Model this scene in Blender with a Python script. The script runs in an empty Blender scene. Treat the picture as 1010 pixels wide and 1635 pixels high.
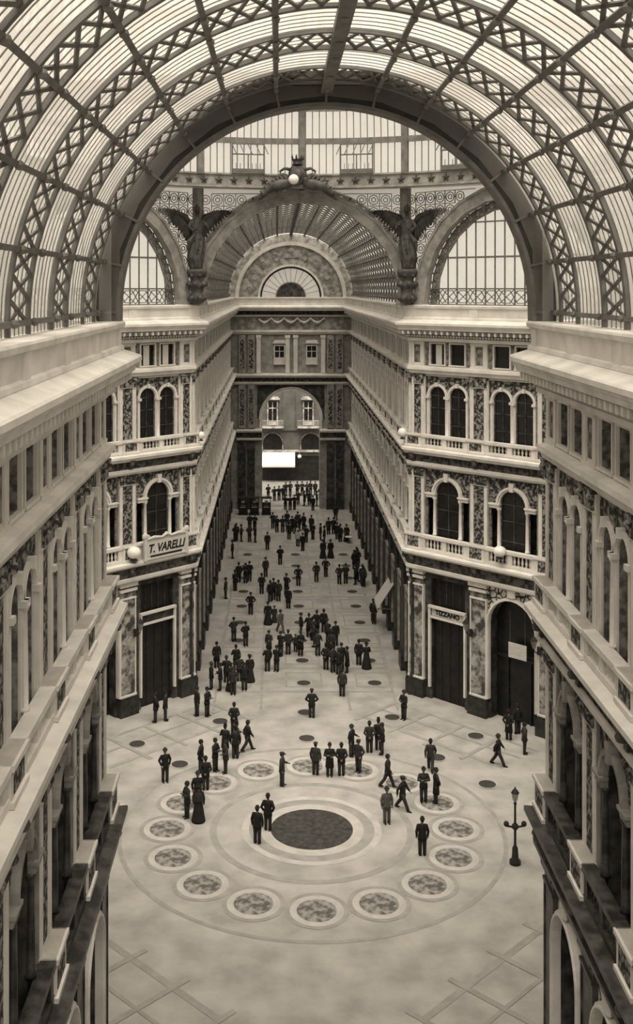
import bpy, bmesh, math, random
from mathutils import Vector, Matrix
random.seed(7)
PI = math.pi
SC = bpy.context.scene
COL = SC.collection

# ------------------------------------------------------------------ camera, sky, sun, exposure
EYE = Vector((-1.8, 0.0, 30.2))
FPX = 1750.0
cam = bpy.data.cameras.new('camera')
cam.sensor_fit = 'HORIZONTAL'; cam.sensor_width = 36.0
cam.lens = FPX / 1010 * 36.0
cam.shift_x = (505 - 443) / 1010.0
cam.shift_y = -(817.5 - 460) / 1010.0
cam.clip_start = 0.1; cam.clip_end = 600
co = bpy.data.objects.new('camera', cam); COL.objects.link(co)
co.location = EYE; co.rotation_euler = (PI/2, 0, 0)
SC.camera = co
SC.view_settings.view_transform = 'Standard'; SC.view_settings.look = 'None'
SC.view_settings.gamma = 1.0; SC.view_settings.use_curve_mapping = False
SC.view_settings.exposure = 0.0
world = bpy.data.worlds.new('sky'); SC.world = world; world.use_nodes = True
bgn = world.node_tree.nodes['Background']
bgn.inputs[0].default_value = (1.0, 0.915, 0.78, 1); bgn.inputs[1].default_value = 1.1
sun = bpy.data.lights.new('sun', 'SUN'); sun.energy = 13.0; sun.angle = math.radians(62); sun.color = (1.0, 0.925, 0.80)
so = bpy.data.objects.new('sun', sun); COL.objects.link(so)
so.rotation_euler = (math.radians(20), 0, 0)

# ------------------------------------------------------------------ materials
def mat(name, c1, c2=None, scale=1.0, rough=0.8, lo=0.35, hi=0.65, kind='noise', detail=4.0, metal=0.0, bump=0.0):
    m = bpy.data.materials.new(name); m.use_nodes = True
    nt = m.node_tree; b = nt.nodes['Principled BSDF']
    b.inputs['Roughness'].default_value = rough; b.inputs['Metallic'].default_value = metal
    b.inputs['Specular IOR Level'].default_value = 0.25
    if c2 is None:
        c2 = tuple(x*0.86 for x in c1)
    tc = nt.nodes.new('ShaderNodeTexCoord')
    if kind == 'voronoi':
        t = nt.nodes.new('ShaderNodeTexVoronoi'); t.feature = 'DISTANCE_TO_EDGE'; t.inputs['Scale'].default_value = scale
        out = t.outputs['Distance']
    else:
        t = nt.nodes.new('ShaderNodeTexNoise'); t.inputs['Scale'].default_value = scale; t.inputs['Detail'].default_value = detail
        out = t.outputs['Fac']
    nt.links.new(tc.outputs['Object'], t.inputs['Vector'])
    r = nt.nodes.new('ShaderNodeValToRGB')
    r.color_ramp.elements[0].position = lo; r.color_ramp.elements[1].position = hi
    r.color_ramp.elements[0].color = (*c1, 1); r.color_ramp.elements[1].color = (*c2, 1)
    nt.links.new(out, r.inputs['Fac']); nt.links.new(r.outputs['Color'], b.inputs['Base Color'])
    if bump:
        bn = nt.nodes.new('ShaderNodeBump'); bn.inputs['Strength'].default_value = bump
        nt.links.new(out, bn.inputs['Height']); nt.links.new(bn.outputs['Normal'], b.inputs['Normal'])
    return m
def g(v): return (v, v*0.955, v*0.885)
M = {}
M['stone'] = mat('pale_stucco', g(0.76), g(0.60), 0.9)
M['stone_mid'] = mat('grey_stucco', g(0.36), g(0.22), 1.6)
M['wall'] = mat('painted_wall', g(0.30), g(0.10), 3.2, lo=0.38, hi=0.6)
M['decor'] = mat('grotesque_panel', g(0.30), g(0.03), 5.0, lo=0.40, hi=0.54, detail=3)
M['frieze'] = mat('dark_frieze', g(0.10), g(0.025), 3.5, lo=0.42, hi=0.6)
M['scroll'] = mat('scroll_relief', g(0.03), g(0.66), 2.2, kind='voronoi', lo=0.05, hi=0.16)
M['marble'] = mat('veined_marble', g(0.06), g(0.42), 1.9, lo=0.40, hi=0.62, rough=0.35, detail=6)
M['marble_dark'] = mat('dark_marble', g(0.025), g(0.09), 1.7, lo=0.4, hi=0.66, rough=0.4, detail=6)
M['plinth'] = mat('black_marble_plinth', g(0.02), g(0.045), 2.0, rough=0.4)
M['pane'] = mat('dark_window_glass', g(0.010), g(0.02), 1.2, rough=0.3)
M['shutter'] = mat('grey_shutter', g(0.20), g(0.12), 4.0)
M['iron'] = mat('painted_iron', g(0.17), g(0.12), 2.0, rough=0.6)
M['iron_dark'] = mat('black_painted_iron', g(0.02), g(0.03), 3.0, rough=0.5)
M['iron_light'] = mat('pale_painted_iron', g(0.22), g(0.14), 2.0, rough=0.6)
M['ring'] = mat('dark_arch_plate', g(0.058), g(0.030), 1.1, lo=0.3, hi=0.7, detail=8)
M['bronze'] = mat('dark_bronze', g(0.10), g(0.04), 1.8, rough=0.5)
M['relief'] = mat('relief_stone', g(0.42), g(0.20), 1.5, lo=0.4, hi=0.6, bump=0.4)
M['floor'] = mat('pale_marble_paving', g(0.47), g(0.33), 0.55, rough=0.5, detail=9)
M['inlay_dark'] = mat('grey_inlay_marble', g(0.30), g(0.37), 1.2, rough=0.5)
M['inlay_white'] = mat('white_inlay_marble', g(0.54), g(0.44), 1.2, rough=0.5)
M['mosaic'] = mat('figured_mosaic', g(0.34), g(0.11), 2.4, lo=0.40, hi=0.58, rough=0.5)
M['grate'] = mat('dark_floor_disc', g(0.045), g(0.06), 8.0, rough=0.5)
M['disc'] = mat('dark_mosaic_disc', g(0.075), g(0.035), 3.0, rough=0.5)
M['white'] = mat('white_globe', g(0.85), g(0.78), 2.0, rough=0.3)
M['canvas'] = mat('white_canvas', g(0.62), g(0.55), 3.0)
M['sign_white'] = mat('white_signboard', g(0.55), g(0.42), 3.0)
M['skin'] = mat('skin', (0.20, 0.165, 0.13), (0.16, 0.13, 0.10), 6.0)
M['cloth_black'] = mat('black_wool', g(0.012), g(0.020), 5.0)
M['cloth_dark'] = mat('charcoal_wool', g(0.024), g(0.036), 5.0)
M['cloth_grey'] = mat('grey_wool', g(0.075), g(0.10), 5.0)
M['cloth_light'] = mat('white_linen', g(0.55), g(0.45), 5.0)
M['straw'] = mat('pale_straw', g(0.42), g(0.33), 9.0)
M['street'] = mat('street_paving', g(0.16), g(0.12), 0.6)
M['facade'] = mat('grey_facade', g(0.10), g(0.065), 0.7)

def glass_mat(name, transp, tint, body):
    m = bpy.data.materials.new(name); m.use_nodes = True; nt = m.node_tree
    nt.nodes.remove(nt.nodes['Principled BSDF']); out = nt.nodes['Material Output']
    tr = nt.nodes.new('ShaderNodeBsdfTransparent'); tr.inputs[0].default_value = (*tint, 1)
    tl = nt.nodes.new('ShaderNodeBsdfTranslucent')
    df = nt.nodes.new('ShaderNodeBsdfDiffuse')
    tc = nt.nodes.new('ShaderNodeTexCoord'); nz = nt.nodes.new('ShaderNodeTexNoise'); nz.inputs['Scale'].default_value = 0.5; nz.inputs['Detail'].default_value = 6
    nt.links.new(tc.outputs['Object'], nz.inputs['Vector'])
    r = nt.nodes.new('ShaderNodeValToRGB'); r.color_ramp.elements[0].position = 0.3; r.color_ramp.elements[1].position = 0.7
    r.color_ramp.elements[0].color = (*[x*0.8 for x in body], 1); r.color_ramp.elements[1].color = (*body, 1)
    nt.links.new(nz.outputs['Fac'], r.inputs['Fac'])
    nt.links.new(r.outputs['Color'], tl.inputs[0]); nt.links.new(r.outputs['Color'], df.inputs[0])
    a = nt.nodes.new('ShaderNodeMixShader'); a.inputs[0].default_value = 0.35
    nt.links.new(tl.outputs[0], a.inputs[1]); nt.links.new(df.outputs[0], a.inputs[2])
    b = nt.nodes.new('ShaderNodeMixShader'); b.inputs[0].default_value = transp
    nt.links.new(a.outputs[0], b.inputs[1]); nt.links.new(tr.outputs[0], b.inputs[2])
    nt.links.new(b.outputs[0], out.inputs['Surface'])
    return m
M['glass'] = glass_mat('frosted_vault_glass', 0.50, (0.92, 0.92, 0.92), g(0.62))
M['glass_dim'] = glass_mat('figured_glass', 0.30, (0.9, 0.9, 0.9), g(0.55))

# ------------------------------------------------------------------ mesh builder
class MB:
    def __init__(s): s.v = []; s.f = []; s.m = []
    def add(s, vs, fs, mi=0):
        o = len(s.v); s.v.extend(vs); s.f.extend([tuple(i+o for i in f) for f in fs]); s.m.extend([mi]*len(fs)); return s
    def box(s, x0, x1, y0, y1, z0, z1, mi=0):
        vs = [(x0,y0,z0),(x1,y0,z0),(x1,y1,z0),(x0,y1,z0),(x0,y0,z1),(x1,y0,z1),(x1,y1,z1),(x0,y1,z1)]
        return s.add(vs, [(3,2,1,0),(4,5,6,7),(0,1,5,4),(1,2,6,5),(2,3,7,6),(3,0,4,7)], mi)
    def frame_bar(s, p, q, w, h, side, mi=0):
        """box bar from p to q; w across (perpendicular, in plane with 'side'), h along side normal"""
        p = Vector(p); q = Vector(q); d = q-p
        if d.length < 1e-6: return s
        d.normalize(); up = Vector(side); a = d.cross(up)
        if a.length < 1e-5: a = d.orthogonal()
        a.normalize(); b = a.cross(d).normalized()
        vs = []
        for c in (p, q):
            for i, j in ((-1,-1),(1,-1),(1,1),(-1,1)): vs.append(tuple(c + a*(i*w/2) + b*(j*h/2)))
        return s.add(vs, [(3,2,1,0),(4,5,6,7),(0,1,5,4),(1,2,6,5),(2,3,7,6),(3,0,4,7)], mi)
    def tube(s, pts, rads, n=8, mi=0, cap=True, squash=None):
        pts = [Vector(p) for p in pts]; N = len(pts)
        if not hasattr(rads, '__len__'): rads = [rads]*N
        o = len(s.v); ref = None
        for i, p in enumerate(pts):
            t = (pts[min(i+1,N-1)] - pts[max(i-1,0)])
            t = t.normalized() if t.length > 1e-9 else Vector((0,0,1))
            if ref is None:
                ref = t.orthogonal().normalized() if abs(t.z) < 0.8 else (Vector((1,0,0)) - t*t.x).normalized()
            else: ref = (ref - t*ref.dot(t)).normalized()
            b = t.cross(ref)
            r = rads[i]; rx, ry = (r, r) if not hasattr(r, '__len__') else r
            for k in range(n):
                a = 2*PI*k/n; s.v.append(tuple(p + ref*(math.cos(a)*rx) + b*(math.sin(a)*ry)))
        for i in range(N-1):
            for k in range(n):
                s.f.append((o+i*n+k, o+i*n+(k+1)%n, o+(i+1)*n+(k+1)%n, o+(i+1)*n+k)); s.m.append(mi)
        if cap:
            s.f.append(tuple(o+k for k in reversed(range(n)))); s.m.append(mi)
            s.f.append(tuple(o+(N-1)*n+k for k in range(n))); s.m.append(mi)
        return s
    def lathe(s, prof, n=16, c=(0,0,0), mi=0, sx=1, sy=1):
        o = len(s.v)
        for r, z in prof:
            for k in range(n):
                a = 2*PI*k/n; s.v.append((c[0]+math.cos(a)*r*sx, c[1]+math.sin(a)*r*sy, c[2]+z))
        for i in range(len(prof)-1):
            for k in range(n):
                s.f.append((o+i*n+k, o+i*n+(k+1)%n, o+(i+1)*n+(k+1)%n, o+(i+1)*n+k)); s.m.append(mi)
        s.f.append(tuple(o+k for k in reversed(range(n)))); s.m.append(mi)
        s.f.append(tuple(o+(len(prof)-1)*n+k for k in range(n))); s.m.append(mi)
        return s
    def ball(s, c, r, n=12, mi=0, sx=1, sy=1, sz=1):
        k = max(4, n//2)
        return s.lathe([(max(1e-3, r*math.sin(PI*i/k)), -r*sz*math.cos(PI*i/k)) for i in range(k+1)], n, c, mi, sx, sy)
    def mesh(s, name, mats, smooth=False):
        me = bpy.data.meshes.new(name); me.from_pydata(s.v, [], s.f)
        for m in (mats if isinstance(mats, (list, tuple)) else [mats]): me.materials.append(M[m] if isinstance(m, str) else m)
        me.polygons.foreach_set('material_index', s.m)
        if smooth: me.polygons.foreach_set('use_smooth', [True]*len(s.f))
        me.update(); return me
    def build(s, name, mats, parent=None, mw=None, smooth=False):
        return put(name, s.mesh(name, mats, smooth), parent, mw)
def put(name, me, parent=None, mw=None):
    o = bpy.data.objects.new(name, me); COL.objects.link(o)
    if parent: o.parent = parent
    if mw is not None: o.matrix_local = mw
    return o
def T(x, y, z): return Matrix.Translation((x, y, z))
def empty(name, mw=None):
    o = bpy.data.objects.new(name, None); COL.objects.link(o)
    if mw is not None: o.matrix_local = mw
    return o
def tag(o, label, cat, group=None, kind=None):
    o['label'] = label; o['category'] = cat
    if group: o['group'] = group
    if kind: o['kind'] = kind
    return o
def struct(o): o['kind'] = 'structure'; return o
def copy_tree(o, parent=None):
    c = o.copy(); COL.objects.link(c); c.parent = parent
    for ch in list(o.children): copy_tree(ch, c)
    return c
def ground(x, y):
    """a spot on the floor seen at (x, y) in the photograph, as a real floor position"""
    d = EYE.z * FPX / (y - 460.0)
    return (EYE.x + (x - 443) * d / FPX, d)

# ------------------------------------------------------------------ plan
A, D0, D1, D2, BB = 7.4, 41.0, 81.4, 149.0, 20.2
YC = (D0 + D1) / 2
ZV = 29.3                     # springing of every vault
class Fac:
    def __init__(s, name, p0, p1):
        s.name = name; s.p0 = Vector(p0); s.p1 = Vector(p1); d = s.p1 - s.p0; s.L = d.length
        s.u = d / s.L; s.n = Vector((-s.u.y, s.u.x)); s.t0 = s.t1 = 0.0
        s.mw = Matrix(((s.u.x, s.n.x, 0, s.p0.x), (s.u.y, s.n.y, 0, s.p0.y), (0, 0, 1, 0), (0, 0, 0, 1)))
F = {k: Fac(k, a, b) for k, a, b in (
    ('near_right', (A,-14), (A,D0)), ('near_diagonal_right', (A,D0), (BB,YC-A)), ('side_near_right', (BB,YC-A), (46,YC-A)),
    ('side_far_right', (46,YC+A), (BB,YC+A)), ('diagonal_right', (BB,YC+A), (A,D1)), ('far_right', (A,D1), (A,D2)),
    ('end', (A,D2), (-A,D2)), ('far_left', (-A,D2), (-A,D1)), ('diagonal_left', (-A,D1), (-BB,YC+A)), ('side_far_left', (-BB,YC+A), (-46,YC+A)),
    ('side_near_left', (-46,YC-A), (-BB,YC-A)), ('near_diagonal_left', (-BB,YC-A), (-A,D0)), ('near_left', (-A,D0), (-A,-14)))}
ks = list(F)
for a, b in zip(ks, ks[1:]):
    fa, fb = F[a], F[b]
    if (fa.p1 - fb.p0).length < 1e-6:
        m = (fa.n + fb.n) / (1 + fa.n.dot(fb.n)); fa.t1 = m.dot(fa.u); fb.t0 = m.dot(fb.u)

def sweep(f, mb, prof, mi=0, mids=None, u0=None, u1=None):
    N = len(prof); o = len(mb.v)
    for n, z in prof: mb.v.append(((f.t0*n) if u0 is None else u0, n, z))
    for n, z in prof: mb.v.append(((f.L + f.t1*n) if u1 is None else u1, n, z))
    for i in range(N-1):
        mb.f.append((o+i, o+N+i, o+N+i+1, o+i+1)); mb.m.append(mids[i] if mids else mi)
    mb.f.append(tuple(o+i for i in range(N))); mb.m.append(mi)
    mb.f.append(tuple(o+N+i for i in reversed(range(N)))); mb.m.append(mi)

def arch_pts(uc, hw, zs, seg=12):
    return [(uc - hw*math.cos(PI*i/seg), zs + hw*math.sin(PI*i/seg)) for i in range(seg+1)]
def outline(op, seg=12):
    uc, hw, zb, zs, ar = op
    if ar: return [(uc-hw, zb)] + arch_pts(uc, hw, zs, seg) + [(uc+hw, zb)]
    return [(uc-hw, zb), (uc-hw, zs), (uc+hw, zs), (uc+hw, zb)]
def panel(mb, u0, u1, z0, z1, ops, n, reveal=0.0, mi=0, rmi=None):
    def q(a, b, c, d):
        mb.add([(a, n, c), (b, n, c), (b, n, d), (a, n, d)], [(0,3,2,1)], mi)
    cur = u0
    for op in sorted(ops):
        uc, hw, zb, zs, ar = op
        q(cur, uc-hw, z0, z1)
        if zb > z0 + 1e-4: q(uc-hw, uc+hw, z0, zb)
        ol = outline(op); top = ol[1:-1]
        for a, b in zip(top, top[1:]):
            mb.add([(a[0], n, a[1]), (b[0], n, b[1]), (b[0], n, z1), (a[0], n, z1)], [(0,3,2,1)], mi)
        if reveal:
            for a, b in zip(ol, ol[1:]):
                mb.add([(a[0], n, a[1]), (b[0], n, b[1]), (b[0], n-reveal, b[1]), (a[0], n-reveal, a[1])], [(0,1,2,3)], rmi if rmi is not None else mi)
            if zb > z0 + 1e-4:
                mb.add([(uc-hw, n, zb), (uc+hw, n, zb), (uc+hw, n-reveal, zb), (uc-hw, n-reveal, zb)], [(0,1,2,3)], mi)
        cur = uc + hw
    q(cur, u1, z0, z1)
def band(mb, op, w, n0, n1, mi=0, foot=None):
    """raised moulding of width w around an opening's outline, from depth n0 out to n1"""
    uc, hw, zb, zs, ar = op
    ol = outline(op); oo = outline((uc, hw+w, zb, zs if ar else zs+w, ar))
    if foot is not None:
        ol = ol[1:-1]; oo = oo[1:-1]
    for i in range(len(ol)-1):
        a, b, c, d = ol[i], ol[i+1], oo[i+1], oo[i]
        vs = [(p[0], n, p[1]) for n in (n0, n1) for p in (a, b, c, d)]
        mb.add(vs, [(7,6,5,4),(0,4,5,1),(2,6,7,3),(0,3,7,4),(1,5,6,2)], mi)
def filled(mb, op, n, mi=0):
    ol = outline(op); mb.add([(p[0], n, p[1]) for p in ol], [tuple(range(len(ol)))], mi)
# ------------------------------------------------------------------ facades
WN = -0.95                    # wall plane, measured back from the ledge edge
ZB, ZA, ZD, ZC = 10.85, 18.42, 24.4, 27.65
PW = 1.4
PROF = {
 'B': [(WN, ZB+.12), (-.05, ZB+.02), (0, ZB), (0, ZB-.16), (-.12, ZB-.2), (-.2, ZB-.34), (-.42, ZB-.38), (-.45, ZB-1.08), (-.3, ZB-1.12), (-.32, ZB-1.32), (-.45, ZB-1.45), (WN, ZB-1.5)],
 'A': [(WN, ZA+.14), (-.05, ZA+.02), (0, ZA), (0, ZA-.18), (-.12, ZA-.22), (-.2, ZA-.42), (-.5, ZA-.46), (-.52, ZA-1.0), (-.38, ZA-1.04), (-.4, ZA-1.24), (-.52, ZA-1.4), (WN, ZA-1.45)],
 'D': [(WN, ZD+.1), (-.45, ZD), (-.43, ZD-.2), (-.55, ZD-.24), (-.62, ZD-.48), (-.72, ZD-.52), (WN, ZD-.56)],
 'C': [(-.3, ZC+.32), (.44, ZC+.06), (.5, ZC), (.5, ZC-.16), (.38, ZC-.2), (.38, ZC-.3), (.3, ZC-.34), (.26, ZC-.52), (-.1, ZC-.56), (-.5, ZC-.60), (-.52, ZC-1.08), (-.42, ZC-1.12), (-.42, ZC-1.3), (-.6, ZC-1.36), (WN, ZC-1.4)],
 'P': [(-1.2, 28.97), (-.12, 28.97), (-.08, 28.9), (-.1, 28.76), (-.22, 28.7), (-.26, 28.1), (-.14, 28.06), (-.12, 27.93), (-.2, 27.85), (-1.2, 27.85)],
}
MIDS = {'B': [0]*6 + [1] + [0]*4, 'A': [0]*6 + [1] + [0]*4, 'D': [0]*6, 'C': [0]*7 + [1]*3 + [0]*4, 'P': [0]*9}
N = {'window': 0, 'trim': 0, 'door': 0}
def num(k):
    N[k] += 1; return '%s_%d' % (k, N[k])
SHARED = {}
def shared(key, fn):
    if key not in SHARED: SHARED[key] = fn()
    return SHARED[key]

def NEAR(bw): return abs(bw-3.55) < .02
def TW(bw): return bw*.168
def TO(bw): return bw*.218
def AW(bw): return bw*(.185 if NEAR(bw) else .152)
def AO(bw): return bw*(.25 if NEAR(bw) else .215)
def RVL(bw): return .42 if NEAR(bw) else .16
# ---- pieces of one bay, centred on u = 0, local (u, n, z); bw is the clear width between the pilasters
def twin_ops(bw): return [(-TO(bw), TW(bw), 18.6, 22.3, True), (TO(bw), TW(bw), 18.6, 22.3, True)]
def attic_ops(bw): return [(-AO(bw), AW(bw), 24.62, 26.12, False), (AO(bw), AW(bw), 24.62, 26.12, False)]
def pall_ops(bw): return [(-bw*.375, bw*.07, 11.1, 14.85, False), (0, bw*.25, 11.1, 15.15, True), (bw*.375, bw*.07, 11.1, 14.85, False)]
def shop_ops(bw): return [(0, bw*.36, 0.0, 8.9, False)]
def gate_ops(bw): return [(0, bw*.45, 0.0, 6.75, True)]
def m_twin_frame(bw):
    mb = MB(); op = (0, TW(bw), 18.6, 22.3, True)
    band(mb, op, .09, WN, WN+.07); band(mb, (0, TW(bw)+.09, 18.6, 22.3, True), .13, WN, WN+.13)
    band(mb, (0, TW(bw)+.05, 18.6, 22.3, True), .05, WN, WN+.14)
    mb.box(-.1, .1, WN, WN+.26, 22.3+TW(bw), 22.3+TW(bw)+.3)
    for s in (-1, 1): mb.box(s*(TW(bw)+.11)-.14, s*(TW(bw)+.11)+.14, WN, WN+.24, 22.12, 22.3)
    return mb.mesh('window', 'stone')
def m_pane(key, bw):
    mb = MB()
    if key == 'twin': op = (0, TW(bw), 18.6, 22.3, True)
    elif key == 'attic': op = (0, AW(bw), 24.62, 26.12, False)
    elif key == 'pall': op = (0, bw*.25, 11.1, 15.15, True)
    filled(mb, op, WN-RVL(bw)+.01)
    return mb.mesh('pane', 'shutter' if key == 'attic' and NEAR(bw) else 'pane')
def m_sash(key, bw):
    mb = MB(); n0 = WN-RVL(bw)+.02
    if key == 'twin': w, z0, z1, zs = TW(bw), 18.6, 22.3+bw*.15, (20.2, 21.4, 22.3)
    elif key == 'attic': w, z0, z1, zs = AW(bw), 24.62, 26.12, (25.3,)
    else: w, z0, z1, zs = bw*.25, 11.1, 15.15+AO(bw), (12.6, 14.0, 15.15)
    mb.box(-.035, .035, n0, n0+.05, z0, z1)
    for z in zs: mb.box(-w, w, n0, n0+.04, z-.03, z+.03)
    return mb.mesh('sash', 'marble_dark')
def m_attic_frame(bw):
    mb = MB(); band(mb, (0, AW(bw), 24.62, 26.12, False), .1, WN, WN+.12)
    mb.box(-AW(bw)-.12, AW(bw)+.12, WN, WN+.16, 24.52, 24.62)
    return mb.mesh('window', 'stone')
def m_pall_frame(bw):
    mb = MB(); hw = bw*.25
    band(mb, (0, hw, 15.15, 15.15, True), .12, WN, WN+.16); band(mb, (0, hw+.12, 15.15, 15.15, True), .16, WN, WN+.26)
    mb.add([(-.14, WN+.34, 15.15+hw-.05), (.14, WN+.34, 15.15+hw-.05), (.2, WN+.34, 15.15+hw+.55), (-.2, WN+.34, 15.15+hw+.55),
            (-.14, WN, 15.15+hw-.05), (.14, WN, 15.15+hw-.05), (.2, WN, 15.15+hw+.55), (-.2, WN, 15.15+hw+.55)], [(0,1,2,3),(0,4,5,1),(1,5,6,2),(2,6,7,3),(3,7,4,0)])
    for s in (-1, 1):
        a, b = sorted((s*hw, s*(bw*.445+.02)))
        mb.box(a, b, WN, WN+.22, 14.85, 15.15); mb.box(a-.04, b+.04, WN, WN+.3, 15.07, 15.17)
    return mb.mesh('window', 'stone_mid' if NEAR(bw) else 'stone')  # near frames take the greyer stucco, shade painted into their colour
def m_column(h, m='stone'):
    mb = MB(); mb.lathe([(.17, 0), (.17, .1), (.13, .14), (.125, h*.4), (.105, h-.22), (.12, h-.2), (.17, h-.06), (.17, h)], 10)
    return mb.mesh('column', m, True)
def m_twin_spandrel(bw):
    mb = MB(); h = bw/2-.12
    ops = [(c, TW(bw)+.22, 22.3, 22.3, True) for c in (-TO(bw), TO(bw))]
    panel(mb, -h, h, 22.3, 23.72, ops, WN+.03)
    return mb.mesh('spandrel_panel', 'decor')
def m_pall_spandrel(bw):
    mb = MB(); h = bw/2-.12
    panel(mb, -h, h, 15.2, 16.9, [(0, bw*.25+.28, 15.2, 15.2, True)], WN+.03)
    return mb.mesh('spandrel_panel', 'decor')
def m_gate_spandrel(bw):
    mb = MB(); h = bw/2-.02
    panel(mb, -h, h, 6.75, 9.3, [(0, bw*.45+.18, 6.75, 6.75, True)], WN+.05)
    return mb.mesh('spandrel_panel', 'scroll')
def m_panel_frame(bw, z0, z1):
    mb = MB(); h = bw/2
    mb.box(-h, h, WN, WN+.12, z1-.1, z1); mb.box(-h, -h+.1, WN, WN+.12, z0, z1); mb.box(h-.1, h, WN, WN+.12, z0, z1)
    return mb.mesh('panel_frame', 'stone' if z0 > 18 else 'stone_mid')
def m_pilaster(z0, z1, mi='decor'):
    mb = MB(); w = PW/2; n1 = WN+.17
    mb.box(-w+.1, w-.1, WN-.02, n1-.07, z0+.1, z1-.1, 1)
    for s in (-1, 1):
        a, b = sorted((s*w, s*(w-.26))); mb.box(a, b, WN, n1, z0, z1, 0)
    mb.box(-w-.02, w+.02, WN+.01, n1+.04, z0, z0+.3, 0)
    mb.box(-w-.03, w+.03, WN+.01, n1+.05, z1-.75, z1-.68, 0)
    mb.box(-w+.02, w-.02, WN+.01, n1+.08, z1-.68, z1-.14, 1); mb.box(-w-.1, w+.1, WN+.02, n1+.16, z1-.14, z1-.01, 1)
    for s in (-1, 1): mb.ball((s*(w-.12), n1+.1, z1-.28), .17, 8, 1)
    return mb.mesh('pilaster', ['stone', mi])
def m_pier(z0, z1):
    mb = MB(); w = PW/2; n1 = WN+.15
    mb.box(-w+.1, w-.1, WN-.02, n1-.06, z0+.1, z1-.1, 0)
    for s in (-1, 1): a, b = sorted((s*w, s*(w-.34))); mb.box(a, b, WN, n1, z0, z1, 0)
    mb.box(-w+.4, w-.4, WN, n1-.045, z0+.25, z1-.25, 1)
    mb.box(-w-.03, w+.03, WN+.01, n1+.05, z1-.16, z1-.01, 0); mb.box(-w-.03, w+.03, WN+.01, n1+.05, z0, z0+.14, 0)
    return mb.mesh('attic_pier', ['stone', 'wall'])
def m_ground_pier(mi):
    mb = MB(); w = PW/2; n1 = WN+.24
    mb.box(-w+.02, w-.02, WN-.02, n1-.04, 1.35, 9.34, 0)
    mb.box(-w-.02, w+.02, WN, n1+.06, 1.3, 1.45, 1); mb.box(-w, w, WN, n1+.04, 8.2, 8.32, 1); mb.box(-w-.04, w+.04, WN, n1+.1, 8.75, 8.95, 1); mb.box(-w-.08, w+.08, WN, n1+.14, 9.1, 9.35, 1)
    for s in (-1, 1): a, b = sorted((s*w, s*(w-.1))); mb.box(a, b, WN, n1, 1.45, 8.2, 1)
    return mb.mesh('marble_pier', [mi, {'marble': 'stone', 'plinth': 'plinth'}.get(mi, 'marble_dark')])
def m_ground_plinth():
    mb = MB(); w = PW/2+.1
    mb.box(-w, w, WN, -.5, 0, 1.2); mb.box(-w+.05, w-.05, WN, -.56, 1.2, 1.32)
    return mb.mesh('plinth', 'plinth')
def m_pedestal(z0, h):
    mb = MB(); w = PW/2+.02
    mb.box(-w, w, WN, -.38, z0, z0+h, 0); mb.box(-w+.22, w-.22, WN, -.365, z0+.22, z0+h-.22, 1)
    mb.box(-w-.05, w+.05, WN, -.3, z0+h-.14, z0+h, 0); mb.box(-w-.05, w+.05, WN, -.3, z0, z0+.14, 0)
    return mb.mesh('pedestal', ['stone', 'decor'])
def m_balustrade(bw, z0, h, m='stone'):
    mb = MB(); b = bw/2
    mb.box(-b, b, -.78, -.42, z0, z0+.2); mb.box(-b, b, -.8, -.36, z0+h-.2, z0+h); mb.box(-b, b, -.76, -.42, z0+h-.26, z0+h-.2)
    for c in (-b+.18, 0, b-.18): mb.box(c-.18, c+.18, -.76, -.44, z0+.2, z0+h-.2)
    for c0, c1 in ((-b+.36, -.18), (.18, b-.36)):
        k = max(3, int((c1-c0)/.27))
        for i in range(k):
            x = c0 + (c1-c0)*(i+.5)/k; H = h-.4
            mb.lathe([(.06, 0), (.05, H*.12), (.095, H*.35), (.05, H*.72), (.07, H*.9), (.07, H)], 6, (x, -.6, z0+.2))
    return mb.mesh('balustrade', m)
def m_bracket():
    mb = MB()
    mb.box(-.22, .22, WN, -.16, -.5, -.36); mb.box(-.2, .2, WN, -.28, -.7, -.5); mb.box(-.16, .16, WN, -.4, -1.0, -.7)
    mb.ball((0, -.3, -.62), .2, 8)
    return mb.mesh('bracket', 'bronze')

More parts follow.
